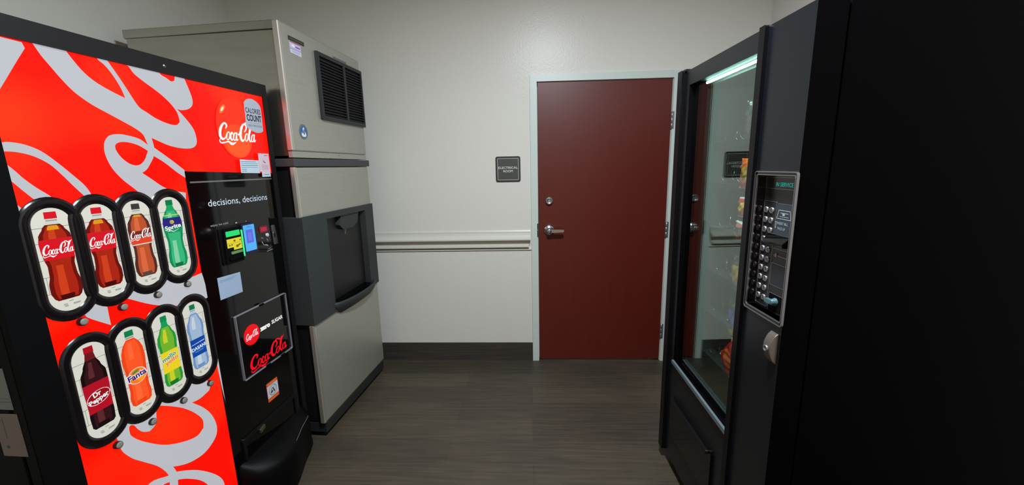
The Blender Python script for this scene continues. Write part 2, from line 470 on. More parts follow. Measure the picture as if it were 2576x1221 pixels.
# room sign
sg = empty('wall_sign', (-.153, D, 1.372), 0, label='square dark grey sign reading ELECTRICAL ROOM beside the red door', cat='sign')
s0 = Frame((0, 0, 0), (1, 0, 0))
sign_m = mat('sign_grey', (66, 68, 64), 0.45); sign_edge = mat('sign_edge', (38, 39, 36), 0.4); sign_white = mat('sign_white', (205, 205, 200), 0.5)
b = MB(); b.slab(s0, rrect(-.088, .088, 0, .178, .014), sign_edge, 0, .005); b.flat(s0, rrect(-.079, .079, .009, .169, .008), sign_m, .0055)
b.build('backing', sg, bevel=0.001)
b = MB(); b.slab(s0, rrect(-.0745, .0745, .0135, .1645, .005), sign_white, .0055, .0065, holes=[rrect(-.0725, .0725, .0155, .1625, .004)]); b.build('border_line', sg)
b = MB()
text(b, s0, 'ELECTRICAL', 0, .092, sign_white, .0068, width=.138, height=.016, bold=.018, align='c')
text(b, s0, 'ROOM', 0, .068, sign_white, .0068, width=.068, height=.016, bold=.018, align='c')
for i in range(9):
    for j, k in ((0, 0), (1, 0), (0, 1)):
        if (i*7+j*3+k) % 4 != 1:
            b.lathe(s0(-.028+i*.0065+j*.0022, .054-k*.0025, .0055), s0.n, [(.0008, 0), (.0005, .0008), (0, .001)], sign_m, 6)
b.build('lettering', sg)

# ================================================================== SODA MACHINE
cf_r = -2.293
CX, CY = -1.2364, 1.9078
coke = empty('soda_vending_machine', (CX, CY, 0), R(cf_r), label='tall soda machine with glowing red and white script front, left of ice maker', cat='vending machine')
F = Frame((0, 0, 0), (0, 1, 0))            # a = along the front (0 = far edge), z up, d toward the room
LEFT, RIGHT, TOP = -1.045, 0.018, 1.877
b = MB()
b.box(-.80, -.052, LEFT+.0005, RIGHT-.004, .05, TOP-.012, mat('soda_side', (4, 4, 5), .6, 0, .08))
b.build('cabinet', coke, bevel=0.006)
for x in (-.72, -.12):
    for y in (LEFT+.06, RIGHT-.06):
        l = MB(); l.lathe((x, y, 0), (0, 0, 1), [(.022, 0), (.022, .012), (.010, .016), (.010, .051)], dim_chrome, 12); l.build('foot', coke)
# door shell: slab with the panels set in it
b = MB()
b.box(-.048, -.012, LEFT, RIGHT, .045, TOP-.002, mat('soda_side', (4, 4, 5), .6, 0, .08))
b.build('door', coke, bevel=0.004)
# bezel bars round the lit panel
b = MB(); b.slab(F, [(LEFT, 1.816), (RIGHT, 1.822), (RIGHT, TOP), (LEFT, TOP-.008)], bezel_m, -.012, .006); b.build('top_bezel', coke, bevel=0.006)
b = MB(); b.lathe(F(-.4947, 1.845, .006), (1, 0, 0), [(.006, 0), (.005, .002), (0, .003)], satin_chrome, 12); b.build('rivet', coke)
b = MB(); b.slab(F, [(LEFT, .045), (-.970, .045), (-.970, 1.816), (LEFT, 1.816)], black_matte, -.012, .006); b.build('side_bezel', coke, bevel=0.006)
b = MB(); b.slab(F, [(-.010, .045), (RIGHT, .045), (RIGHT, 1.822), (-.010, 1.822)], bezel_m, -.012, .006); b.build('side_bezel', coke, bevel=0.006)
# lit panel
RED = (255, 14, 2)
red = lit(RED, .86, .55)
wht = lit((203, 205, 212), .72, .40)
b = MB()
PANEL = [(-.972, .12), (-.478, .12), (-.478, 1.472), (-.008, 1.472), (-.008, 1.824), (-.972, 1.820)]
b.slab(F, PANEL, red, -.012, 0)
SW = [
('w',[(-0.946,1.816),(-0.92,1.814),(-0.88,1.813),(-0.876,1.8),(-0.9,1.762),(-0.927,1.718),(-0.945,1.689),(-0.971,1.644)]),
('w',[(-0.858,1.818),(-0.845,1.791),(-0.829,1.767),(-0.809,1.738),(-0.784,1.709),(-0.748,1.683),(-0.712,1.665),(-0.673,1.646),(-0.632,1.625),(-0.61,1.607),(-0.601,1.578),(-0.584,1.55),(-0.583,1.599),(-0.557,1.589),(-0.523,1.577),(-0.479,1.57),(-0.439,1.571),(-0.415,1.582),(-0.406,1.603),(-0.411,1.639),(-0.433,1.671),(-0.469,1.708),(-0.453,1.705),(-0.425,1.711),(-0.402,1.727),(-0.396,1.751),(-0.404,1.784),(-0.419,1.827),(-0.498,1.826),(-0.609,1.824),(-0.703,1.822),(-0.785,1.821)]),
('r',[(-0.782,1.814),(-0.755,1.775),(-0.726,1.75),(-0.685,1.73),(-0.646,1.716),(-0.654,1.745),(-0.671,1.779),(-0.689,1.803),(-0.705,1.815),(-0.707,1.826),(-0.785,1.823)]),
('r',[(-0.679,1.819),(-0.656,1.782),(-0.635,1.744),(-0.608,1.696),(-0.584,1.681),(-0.553,1.664),(-0.514,1.652),(-0.483,1.65),(-0.467,1.661),(-0.466,1.673),(-0.473,1.7),(-0.499,1.73),(-0.535,1.756),(-0.576,1.779),(-0.604,1.798),(-0.622,1.819),(-0.681,1.823)]),
('r',[(-0.513,1.823),(-0.509,1.814),(-0.49,1.807),(-0.473,1.799),(-0.46,1.804),(-0.452,1.828)]),
('w',[(-0.602,1.576),(-0.628,1.594),(-0.672,1.603),(-0.701,1.602),(-0.721,1.594),(-0.735,1.574),(-0.739,1.55),(-0.735,1.522),(-0.723,1.493),(-0.7,1.462),(-0.67,1.433),(-0.644,1.402),(-0.617,1.37),(-0.583,1.335),(-0.551,1.307),(-0.516,1.285),(-0.491,1.411),(-0.541,1.422),(-0.575,1.437),(-0.61,1.464),(-0.638,1.485),(-0.62,1.496),(-0.602,1.518),(-0.588,1.539),(-0.581,1.569),(-0.584,1.598)]),
('r',[(-0.706,1.563),(-0.702,1.573),(-0.686,1.58),(-0.662,1.58),(-0.632,1.572),(-0.605,1.556),(-0.613,1.541),(-0.623,1.525),(-0.639,1.512),(-0.655,1.509),(-0.674,1.515),(-0.693,1.532),(-0.704,1.551)]),
('w',[(-0.586,1.571),(-0.558,1.551),(-0.521,1.524),(-0.481,1.492),(-0.48,1.463),(-0.498,1.475),(-0.515,1.487),(-0.553,1.518),(-0.588,1.54)]),
('w',[(-0.982,1.559),(-0.969,1.563),(-0.951,1.565),(-0.923,1.56),(-0.893,1.545),(-0.863,1.516),(-0.832,1.48),(-0.81,1.452),(-0.798,1.424),(-0.792,1.39),(-0.828,1.403),(-0.817,1.423),(-0.838,1.452),(-0.859,1.483),(-0.882,1.512),(-0.912,1.532),(-0.943,1.541),(-0.97,1.542),(-0.985,1.54)]),
('w',[(-0.989,1.532),(-0.976,1.526),(-0.976,1.511),(-0.968,1.511),(-0.956,1.496),(-0.943,1.477),(-0.922,1.453),(-0.892,1.423),(-0.889,1.397),(-0.926,1.418),(-0.945,1.44),(-0.961,1.462),(-0.973,1.479),(-0.982,1.496)]),
('w',[(-0.975,1.423),(-0.973,1.42),(-0.958,1.398),(-0.956,1.385),(-0.97,1.374),(-0.979,1.366)]),
('w',[(-0.554,1.427),(-0.522,1.416),(-0.502,1.413),(-0.497,1.357),(-0.527,1.387),(-0.618,1.408)]),
('w',[(-0.483,1.106),(-0.531,1.102),(-0.578,1.103),(-0.626,1.133),(-0.733,1.142),(-0.774,1.114),(-0.764,1.101),(-0.744,1.087),(-0.707,1.063),(-0.667,1.042),(-0.6,1.017),(-0.518,0.999),(-0.489,1.004),(-0.465,1.006)]),
('w',[(-0.854,1.128),(-0.821,1.107),(-0.822,1.066),(-0.822,1.035),(-0.876,1.08),(-0.883,1.099)]),
('w',[(-0.469,0.764),(-0.459,0.688),(-0.456,0.599),(-0.462,0.502),(-0.472,0.535),(-0.48,0.606),(-0.483,0.672),(-0.484,0.73)]),
('w',[(-0.617,0.748),(-0.553,0.712),(-0.532,0.666),(-0.539,0.649),(-0.582,0.641),(-0.617,0.646),(-0.576,0.599),(-0.547,0.549),(-0.534,0.497),(-0.541,0.459),(-0.57,0.436),(-0.61,0.425),(-0.659,0.433),(-0.696,0.449),(-0.728,0.469),(-0.719,0.433),(-0.724,0.391),(-0.727,0.341),(-0.757,0.368),(-0.751,0.415),(-0.748,0.446),(-0.755,0.471),(-0.777,0.512),(-0.813,0.557),(-0.842,0.593),(-0.861,0.626),(-0.869,0.649),(-0.873,0.691),(-0.835,0.732),(-0.721,0.734)]),
('r',[(-0.836,0.69),(-0.836,0.678),(-0.833,0.667),(-0.813,0.637),(-0.772,0.593),(-0.732,0.559),(-0.674,0.527),(-0.622,0.511),(-0.591,0.523),(-0.588,0.556),(-0.612,0.599),(-0.651,0.645),(-0.695,0.682),(-0.73,0.707),(-0.746,0.698),(-0.752,0.663),(-0.761,0.651),(-0.779,0.645),(-0.798,0.657),(-0.811,0.675),(-0.82,0.696),(-0.829,0.703),(-0.834,0.7)]),
('w',[(-0.841,0.466),(-0.818,0.475),(-0.795,0.474),(-0.753,0.453),(-0.723,0.443),(-0.683,0.416),(-0.635,0.375),(-0.585,0.318),(-0.554,0.269),(-0.545,0.23),(-0.547,0.179),(-0.589,0.218),(-0.614,0.291),(-0.642,0.338),(-0.689,0.386),(-0.723,0.411),(-0.768,0.434),(-0.793,0.428)])]
xlo, xhi, zlo, zhi = -.971, -.478, .125, 1.822
def clampP(P): return [(min(max(a, xlo), -.009 if z > 1.472 else xhi+.002), min(max(z, zlo), zhi)) for a, z in P]
# uneven glow of the lamps behind, painted as orange noise into the emission
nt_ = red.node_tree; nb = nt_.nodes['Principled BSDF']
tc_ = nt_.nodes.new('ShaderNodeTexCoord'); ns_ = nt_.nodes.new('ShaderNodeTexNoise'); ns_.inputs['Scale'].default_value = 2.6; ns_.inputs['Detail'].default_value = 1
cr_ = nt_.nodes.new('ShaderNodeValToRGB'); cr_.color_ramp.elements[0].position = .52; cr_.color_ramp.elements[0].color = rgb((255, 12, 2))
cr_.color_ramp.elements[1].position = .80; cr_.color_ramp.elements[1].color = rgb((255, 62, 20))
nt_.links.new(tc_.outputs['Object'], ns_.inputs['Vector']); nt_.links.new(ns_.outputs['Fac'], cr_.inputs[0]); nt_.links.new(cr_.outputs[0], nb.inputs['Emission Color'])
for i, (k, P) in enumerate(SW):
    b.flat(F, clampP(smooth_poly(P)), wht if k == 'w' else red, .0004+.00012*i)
# red ball behind the small logo
o1 = lit((255, 40, 16), .80, .75); o2 = lit((255, 62, 22), .82, .75); o3 = lit((255, 88, 48), .85, .75)
b.flat(F, circle(-.205, 1.664, .100, .124, 40), o1, .0026)
b.flat(F, circle(-.203, 1.610, .080, .070, 32), o2, .0028)
b.flat(F, circle(-.2005, 1.598, .066, .052, 32), lit((255, 74, 26), .82, .75), .0029)
b.flat(F, circle(-.262, 1.735, .010, .024, 20, -.75), o3, .0029)
b.flat(F, circle(-.262, 1.735, .005, .014, 20, -.75), lit((255, 190, 150), .85, .75), .0030)
b.build('lit_panel', coke, label='backlit red panel with huge white script swirls')
b = MB()
script_logo(b, F, -.304, 1.612, .216, lit((245, 235, 235), .9, .6), .0033, fat=1.15, yscale=1.0)
b.build('logo', coke, label='small white script logo reading Coca-Cola on the red ball')

# ---- selection windows
def prof(points, v):
    for (v0, w0), (v1, w1) in zip(points, points[1:]):
        if v0 <= v <= v1:
            t = (v-v0)/(v1-v0) if v1 > v0 else 0; t = t*t*(3-2*t); return w0+(w1-w0)*t
    return points[-1][1]
P_CONTOUR = [(0, .62), (.02, .80), (.10, .95), (.18, .95), (.30, .80), (.40, .78), (.48, .88), (.58, .96), (.66, .98), (.74, .90), (.82, .62), (.87, .40), (.90, .32), (1, .32)]
P_PLAIN = [(0, .62), (.02, .84), (.10, .92), (.18, .88), (.22, .84), (.55, .86), (.62, .94), (.70, .90), (.80, .58), (.88, .30), (.92, .28), (1, .28)]
P_PEPPER = [(0, .66), (.03, .84), (.16, .88), (.22, .86), (.56, .92), (.66, .90), (.76, .62), (.86, .36), (.92, .30), (1, .30)]
P_FANTA = [(0, .62), (.02, .84), (.12, .92), (.22, .82), (.30, .84), (.45, .88), (.62, .96), (.72, .92), (.80, .76), (.86, .50), (.885, .34), (1, .32)]
W_ = lambda f, c, d: None
def bottle(mb, cx, z0, hgt, hw, pr, spec, d):
    """layers of flat print; spec: dict"""
    def band(v0, v1, m, dd, k0=-1.0, k1=1.0, n=14):
        A = []; B = []
        for i in range(n+1):
            v = v0+(v1-v0)*i/n; w = prof(pr, v)*hw
            A.append((cx+k1*w, z0+v*hgt)); B.append((cx+k0*w, z0+v*hgt))
        mb.flat(F, A+B[::-1], m, d+dd)
    e, mid, hi = spec['edge'], spec['mid'], spec['hi']
    top = spec.get('top', .86)
    band(0, top, e, 0, n=30)
    band(.02, top-.02, mid, .0001, -.72, .72, n=26)
    band(.05, .40, hi, .0002, -.42, .10)
    band(.62, top-.05, hi, .0002, -.40, .05)
    band(0, .06, spec.get('foot', e), .0003, -.55, .45, n=5)
    band(top, .93, spec['neck'], 0, n=4)
    if spec.get('neckline'): band(.90, .91, spec['neckline'], .0002, n=2)
    cw = prof(pr, .97)*hw*1.12
    mb.flat(F, [(cx-cw, z0+.925*hgt), (cx+cw, z0+.925*hgt), (cx+cw*.96, z0+hgt), (cx-cw*.96, z0+hgt)], spec['cap'], d+.0003)
    if 'collar' in spec: band(.84, .925, spec['collar'], .0003, n=4)
    if 'crown' in spec: band(spec['crown'][0], top-.01, spec['crown'][1], .0003, -.55, .5)
    for (v0, v1, m) in spec['label']: band(v0, v1, m, .0004)
card = lit((206, 204, 192), .80, .60); brick = lit((130, 128, 120), .75, .4); small = lit((140, 138, 130), .75, .4)
cola_e = lit((110, 14, 8), .85); cola_m = lit((172, 34, 14), .9); cola_h = lit((208, 62, 24), .9)
lred = lit((214, 16, 30), .95); lwhite = lit((238, 236, 236), .95); neckw = lit((196, 196, 186), .8, .6); amber = lit((222, 150, 24), .95)
def t_coke(mb, cx, z, w, m=lwhite): script_logo(mb, F, cx-w/2, z, w, m, .0036, fat=1.25, k=3, yscale=1.15)
def d_coke(mb, cx, z0, h, hw): t_coke(mb, cx, z0+.53*h, hw*1.95)
def d_sprite(mb, cx, z0, h, hw):
    mb.flat(F, circle(cx-.002, z0+.675*h, .0085, .0075, 16), lit((236, 216, 30), .95), .0034)
    text(mb, F, 'Sprite', cx, z0+.575*h, lwhite, .0036, width=hw*1.75, height=.015, bold=.03, align='c', rot=.12)
    ribbon(mb, F, [(cx-hw*.7, z0+.545*h, .001), (cx-hw*.3, z0+.55*h, .003), (cx, z0+.535*h, .002), (cx+hw*.6, z0+.565*h, .0008)], lwhite, .0035)
def d_pepper(mb, cx, z0, h, hw):
    mb.flat(F, circle(cx, z0+.37*h, hw*.92, .021, 28, .22), lwhite, .0034)
    mb.flat(F, circle(cx, z0+.37*h, hw*.85, .019, 28, .22), lit((150, 12, 24), .9), .0035)
    text(mb, F, 'Dr', cx-.002, z0+.385*h, lwhite, .0037, width=hw*.62, height=.015, bold=.035, align='c', rot=.16)
    text(mb, F, 'Pepper', cx+.001, z0+.325*h, lwhite, .0037, width=hw*1.55, height=.014, bold=.035, align='c', rot=.2)
def d_fanta(mb, cx, z0, h, hw):
    mb.flat(F, circle(cx, z0+.385*h, hw*.86, .026, 28, .1), lwhite, .0034)
    mb.flat(F, circle(cx, z0+.385*h, hw*.79, .0245, 28, .1), lit((250, 120, 30), .95), .0035)
    mb.flat(F, circle(cx+.010, z0+.345*h, .013, .012, 20), lit((255, 150, 30), .95), .0036)
    mb.flat(F, circle(cx-.004, z0+.445*h, .012, .0045, 16, .3), lit((90, 140, 40), .9), .0036)
    text(mb, F, 'Fanta', cx, z0+.355*h, lwhite, .0037, width=hw*1.78, height=.021, bold=.085, align='c', rot=.12)
    text(mb, F, 'Fanta', cx, z0+.358*h, lit((52, 30, 120), .9), .0038, width=hw*1.66, height=.019, bold=.03, align='c', rot=.12)
def d_mello(mb, cx, z0, h, hw):
    text(mb, F, 'mello', cx-.003, z0+.385*h, lit((230, 236, 200), .9), .0036, width=hw*1.55, height=.018, bold=.07, align='c', rot=.22)
    text(mb, F, 'mello', cx-.003, z0+.387*h, lit((30, 140, 110), .9), .0037, width=hw*1.45, height=.016, bold=.02, align='c', rot=.22)
    text(mb, F, 'yello', cx+.004, z0+.325*h, lit((244, 200, 150), .9), .0036, width=hw*1.45, height=.017, bold=.06, align='c', rot=.22)
    text(mb, F, 'yello', cx+.004, z0+.327*h, lit((226, 110, 70), .9), .0037, width=hw*1.38, height=.015, bold=.01, align='c', rot=.22)
def d_dasani(mb, cx, z0, h, hw):
    text(mb, F, 'DASANI', cx, z0+.30*h, lwhite, .0036, width=hw*1.72, height=.013, bold=.02, align='c', rot=.08)
    mb.flat(F, [(cx-hw*.8, z0+.385*h), (cx+hw*.8, z0+.40*h), (cx+hw*.8, z0+.412*h), (cx-hw*.8, z0+.392*h)], lit((200, 220, 240), .9), .0035)
    mb.flat(F, [(cx-hw*.5, z0+.26*h), (cx+hw*.5, z0+.268*h), (cx+hw*.5, z0+.272*h), (cx-hw*.5, z0+.264*h)], lit((170, 205, 230), .9), .0035)
cola = dict(edge=cola_e, mid=cola_m, hi=cola_h, neck=neckw, neckline=lit((160, 158, 150), .7), cap=lred, foot=lit((70, 8, 6), .8), crown=(.80, amber), label=[(.47, .70, lred)])
zero = dict(edge=lit((88, 44, 36), .8), mid=lit((190, 82, 44), .9), hi=lit((222, 104, 62), .9), neck=neckw, neckline=lit((170, 168, 160), .7), cap=lit((62, 60, 58), .8), foot=lit((96, 70, 60), .8), crown=(.82, amber), label=[(.46, .53, lit((226, 66, 36), .95)), (.53, .63, lit((120, 38, 30), .85)), (.44, .455, neckw)])
sprite = dict(edge=lit((10, 140, 84), .9), mid=lit((52, 178, 118), .95), hi=lit((128, 204, 162), .95), neck=lit((24, 160, 98), .95), cap=lit((12, 118, 70), .95), foot=lit((8, 112, 60), .9), collar=lit((24, 160, 98), .95), label=[(.52, .60, lit((12, 140, 90), .95)), (.60, .74, lit((36, 34, 120), .95)), (.77, .785, lit((170, 220, 120), .9))])
pepper = dict(edge=lit((26, 10, 14), .7), mid=lit((52, 18, 22), .8), hi=lit((96, 40, 44), .8), neck=lit((84, 14, 20), .9), cap=lit((168, 14, 28), .95), collar=lit((110, 20, 26), .9), label=[(.20, .56, lit((176, 14, 34), .95))])
fanta = dict(edge=lit((236, 66, 20), .95), mid=lit((252, 84, 34), .95), hi=lit((255, 100, 50), .95), top=.885, neck=lit((206, 200, 186), .85), neckline=lit((150, 140, 120), .8), cap=lit((14, 122, 72), .95), label=[])
mello = dict(edge=lit((30, 148, 52), .95), mid=lit((110, 176, 44), .95), hi=lit((196, 204, 40), .95), neck=lit((20, 150, 84), .95), cap=lit((14, 132, 78), .95), foot=lit((16, 116, 40), .9), collar=lit((20, 150, 84), .95), label=[(.20, .50, lit((232, 206, 34), .95))])
dasani = dict(edge=lit((110, 146, 192), .9), mid=lit((160, 184, 212), .9), hi=lit((196, 210, 222), .9), neck=lit((186, 206, 220), .85), neckline=lit((120, 150, 180), .8), cap=lit((12, 116, 74), .95), label=[(.20, .47, lit((18, 66, 158), .95)), (.27, .34, lit((24, 100, 190), .95))])
KINDS = [('cola bottle with a red label and red cap, top row left', P_CONTOUR, cola, d_coke), ('cola bottle with a red label and red cap, top row second', P_CONTOUR, cola, d_coke),
         ('zero sugar cola bottle with a black cap', P_CONTOUR, zero, d_coke), ('green lemon-lime soda bottle with a blue label', P_CONTOUR, sprite, d_sprite),
         ('dark soda bottle with a maroon label', P_PEPPER, pepper, d_pepper), ('orange soda bottle with a green cap', P_FANTA, fanta, d_fanta),
         ('green and yellow citrus soda bottle', P_PLAIN, mello, d_mello), ('clear water bottle with a blue label', P_PLAIN, dasani, d_dasani)]
cent = [(-.9075, 1.1155, 1.3985), (-.797, 1.1185, 1.3985), (-.683, 1.1195, 1.399), (-.566, 1.121, 1.401),
        (-.894, .717, 1.010), (-.780, .717, 1.010), (-.664, .7166, 1.013), (-.550, .721, 1.013)]
btns = [(-.8935, 1.0747), (-.7825, 1.078), (-.6685, 1.080), (-.5536, 1.083), (-.8766, .6695), (-.7668, .672), (-.650, .676), (-.533, .676)]
for i, ((cx, z0, z1), (lab, pr, spec, deco)) in enumerate(zip(cent, KINDS)):
    w = empty('selection_window', (0, 0, 0), parent=coke, label='oval window with a backlit picture of a '+lab)
    # rounded black ring
    ro, ri = .0745, .0455
    m = MB(); K = 7; loops = []
    for k in range(K):
        t = k/(K-1); r = ro+(ri-ro)*t; dd = .0040+.0045*math.sin(math.pi*min(1, t*1.02))**.5
        e = (ro-r)
        loops.append([F(a, z, dd if 0 < k < K-1 else .0030) for a, z in capsule(cx, z0-.029+e, z1+.029-e, r, 18)])
    n = len(loops[0]); vs = [p for l in loops for p in l]
    m.add(vs, [(k*n+q, k*n+(q+1) % n, (k+1)*n+(q+1) % n, (k+1)*n+q) for k in range(K-1) for q in range(n)], ring_m, True)
    m.build('window_ring', w)
    m = MB()
    m.flat(F, capsule(cx, z0-.001, z1+.001, .0475, 18), card, .0026)
    H = z1-z0
    for j, z in enumerate([z0+H*q for q in (.20, .36, .52, .68, .82)]):
        m.rect(F, cx-.0455, cx+.0455, z-.0006, z+.0006, brick, .0028)
    for j, (xx, q0, q1) in enumerate(((-.036, .52, .68), (.036, .36, .52), (-.040, .20, .36), (.038, .68, .82))):
        m.rect(F, cx+xx-.0005, cx+xx+.0005, z0+H*q0, z0+H*q1, brick, .0028)
    for (xx, q, ww) in ((-.002, .092, .010), (.006, .062, .018), (.006, .053, .016), (-.016, .070, .009), (-.016, .058, .009), (-.014, .048, .008)):
        m.rect(F, cx+xx, cx+xx+ww, z0+H*q, z0+H*q+.0016, small, .0028)
    bh = H*.845
    hw = .0395 if pr is P_CONTOUR else .0370
    if i == 2: hw = .0375
    if i == 3: hw = .0372
    bottle(m, cx-.0005, z0+H*.118, bh, hw, pr, spec, .0030)
    deco(m, cx-.0005, z0+H*.118, bh, hw*.95)
    m.build('bottle_picture', w)
for (a, z) in btns:
    m = MB(); m.lathe(F(a, z, -.001), (1, 0, 0), [(.0115, 0), (.0115, .010), (.0108, .012)], mat('button_rim', (26, 24, 24), .45), 20)
    m.lathe(F(a, z, .0105), (1, 0, 0), [(.0100, 0), (.0098, .0022), (.006, .003), (0, .0031)], mat('button_face', (132, 127, 122), .6), 20)
    m.build('select_button', coke)
# ---- payment column
FP = Frame((-.0085, 0, 0), (0, 1, 0))
b = MB()
b.slab(FP, [(-.482, .055), (-.010, .055), (-.010, 1.472), (-.482, 1.488)], black_gloss, -.012, .010)
b.build('payment_panel', coke, bevel=0.004, label='glossy black payment and delivery panel')
b = MB(); b.slab(FP, rrect(-.468, -.02, 1.444, 1.450, .002), dim_chrome, .0095, .0112)
b.build('groove_trim', coke)
b = MB()
tw = mat('text_white', (205, 212, 225), .5)
text(b, FP, 'decisions, decisions', -.404, 1.351, tw, .0108, width=.336, height=.028, bold=.004)
b.build('lettering', coke, label='white lettering reading decisions, decisions'); b = MB()
text(b, FP, 'enjoy ice cold', -.409, 1.272, mat('text_grey', (150, 152, 158), .5), .0108, width=.088, height=.009, bold=.01)
b.build('small_lettering', coke, label='small grey lettering reading enjoy ice cold')
# bill validator
bv = empty('bill_validator', (0, -.019, .004), parent=coke)
b = MB()
b.slab(FP, rrect(-.360, -.252, 1.100, 1.258, .010), black_sat, .010, .014)
b.slab(FP, [(-.352, 1.105), (-.256, 1.105), (-.256, 1.250), (-.345, 1.250)], black_matte, .014, .022)
b.build('housing', bv, bevel=0.003)
b = MB(); b.slab(FP, rrect(-.337, -.264, 1.2165, 1.2385, .002), mat('led_green', (20, 120, 60), .3, 0, .5, (14, 205, 100), .9), .022, .024); b.build('green_display', bv)
b = MB()
yel = mat('sticker_yellow', (206, 190, 40), .5, 0, .4, (196, 176, 22), .35)
b.slab(FP, [(-.337, 1.1700), (-.305, 1.1700), (-.305, 1.158), (-.259, 1.158), (-.259, 1.2065), (-.337, 1.2065)], yel, .022, .0226)
br_ = mat('print_brown', (130, 90, 20), .5)
for (x, z, r_) in ((-.297, 1.196, .006), (-.285, 1.172, .008), (-.274, 1.176, .005), (-.325, 1.180, .004), (-.313, 1.181, .004), (-.266, 1.195, .004), (-.268, 1.178, .003)):
    b.flat(FP, circle(x, z, r_, r_*.7, 12), br_ if r_ > .0045 else ink((70, 60, 20)), .0230)
b.rect(FP, -.335, -.262, 1.1868, 1.1876, ink((110, 100, 30)), .0229)
b.build('instruction_sticker', bv, label='yellow instruction sticker with bill pictures')
b = MB(); b.slab(FP, rrect(-.322, -.262, 1.142, 1.153, .003), mat('green_lens', (70, 100, 60), .3, 0, .5, (120, 160, 100), .35), .022, .025); b.slab(FP, rrect(-.336, -.262, 1.118, 1.134, .003), black_matte, .022, .027); b.build('bill_slot', bv, bevel=0.002)
b = MB(); b.slab(FP, [(-.2565, 1.125), (-.2535, 1.120), (-.251, 1.234), (-.2555, 1.236)], mat('led_strip', (20, 120, 60), .3, 0, .5, (60, 235, 140), 1.0), .022, .027); b.build('light_strip', bv)
b = MB(); b.lathe(FP(-.278, 1.268, .0105), (1, 0, 0), [(.007, 0), (.006, .003), (.003, .0045), (0, .005)], chrome, 14); b.build('screw', coke); b = MB(); b.lathe(FP(-.221, 1.268, .0105), (1, 0, 0), [(.003, 0), (.002, .002), (0, .0025)], chrome, 10); b.build('screw', coke)
# card reader
cr = empty('card_reader', (0, -.021, .005), parent=coke)
b = MB(); b.slab(FP, rrect(-.248, -.166, 1.122, 1.256, .006), mat('reader_navy', (14, 20, 44), .25), .010, .024); b.build('housing', cr, bevel=0.004)
b = MB()
b.slab(FP, rrect(-.240, -.1755, 1.135, 1.249, .003), lit((84, 178, 250), .95, .2), .024, .0255)
b.flat(FP, rrect(-.230, -.189, 1.170, 1.229, .002), lit((98, 112, 236), .85, .2), .0260)
b.rect(FP, -.228, -.190, 1.237, 1.2385, lit((40, 100, 190), .8, .2), .0261); b.rect(FP, -.222, -.198, 1.242, 1.2435, lit((40, 100, 190), .8, .2), .0261)
b.flat(FP, [(-.219, 1.18), (-.200, 1.18), (-.200, 1.215), (-.219, 1.215)], lit((122, 128, 240), .85, .2), .0262)
b.build('screen', cr, label='glowing blue screen')
b = MB(); b.slab(FP, rrect(-.149, -.093, 1.2035, 1.2335, .008), mat('lens_dark_red', (40, 4, 12), .2, 0, .5, (120, 4, 40), .6), .010, .0125)
for k in range(3):
    x = -.138+k*.0125
    for (u0, u1, v0, v1) in ((0, .008, 0, .0018), (0, .008, .0075, .0093), (0, .008, .015, .0168), (0, .0018, 0, .0168), (.0062, .008, 0, .0168)):
        b.rect(FP, x+u0, x+u1, 1.2095+v0, 1.2095+v1, lit((255, 40, 90), 1.0, .2), .0128)
b.build('price_display', coke, label='small glowing red price display')
b = MB(); b.lathe(FP(-.1035, 1.1874, .010), (1, 0, 0), [(.0090, 0), (.0090, .006), (.006, .0075), (0, .0076)], mat('button_white', (190, 190, 190), .35), 20); b.build('coin_return_button', coke)
b = MB()
gl = mat('print_light', (176, 178, 184), .5)
for P in ([(-.143, 1.184, .001), (-.138, 1.178, .002), (-.129, 1.178, .001)], [(-.108, 1.170, .003), (-.102, 1.162, .002), (-.102, 1.153, .001)], [(-.141, 1.163, .004), (-.136, 1.152, .003), (-.130, 1.145, .002), (-.115, 1.143, .004), (-.106, 1.137, .005)], [(-.118, 1.112, .002), (-.090, 1.114, .002), (-.075, 1.1135, .0015)], [(-.110, 1.1205, .001), (-.088, 1.122, .0015)]):
    ribbon(b, FP, P, gl, .0108)
b.build('coin_graphics', coke)
b = MB(); b.slab(FP, [(-.068, 1.226), (-.062, 1.2285), (-.047, 1.2285), (-.0425, 1.225), (-.0325, 1.134), (-.063, 1.134)], satin_chrome, .010, .0125)
b.slab(FP, rrect(-.056, -.050, 1.168, 1.192, .002), black_matte, .0125, .0132); b.lathe(FP(-.060, 1.190, .0125), (1, 0, 0), [(.004, 0), (.003, .003), (0, .004)], chrome, 10)
b.build('coin_slot', coke, bevel=.001, label='satin metal coin insert plate')
b = MB(); b.slab(FP, [(-.418, .974), (-.298, .972), (-.297, 1.060), (-.418, 1.066)], mat('notice_blue', (158, 176, 200), .5), .010, .0106)
for k in range(3): b.rect(FP, -.408, -.318-.01*k, 1.051-.004*k, 1.052-.004*k, ink((120, 136, 160)), .0109)
b.build('notice_sticker', coke, label='pale blue notice sticker')
# illuminated sign frame
sf = empty('sign_frame', (0, 0, 0), parent=coke, label='chrome-edged framed sign with Coca-Cola zero sugar lettering')
b = MB()
b.slab(FP, rrect(-.370, -.038, .588, .884, .006), mat('sign_edge_lilac', (150, 146, 156), .35, .3), .010, .020, holes=[rrect(-.3668, -.0412, .5912, .8808, .004)])
b.build('frame', sf, bevel=.001)
b = MB(); b.slab(FP, rrect(-.3665, -.0415, .5915, .8805, .004), black_gloss, .010, .013); b.build('sign_face', sf)
b = MB()
b.flat(FP, circle(-.288, .770, .048, .046, 36), lit((236, 8, 22), .95, .3), .0135)
script_logo(b, FP, -.326, .757, .078, lit((250, 225, 225), .95), .0140, fat=1.25)
b.build('round_logo', sf, label='red disc with a small white script logo'); b = MB()
text(b, FP, 'zero', -.236, .762, lit((238, 238, 236), .95), .0137, width=.068, height=.0215, bold=.075)
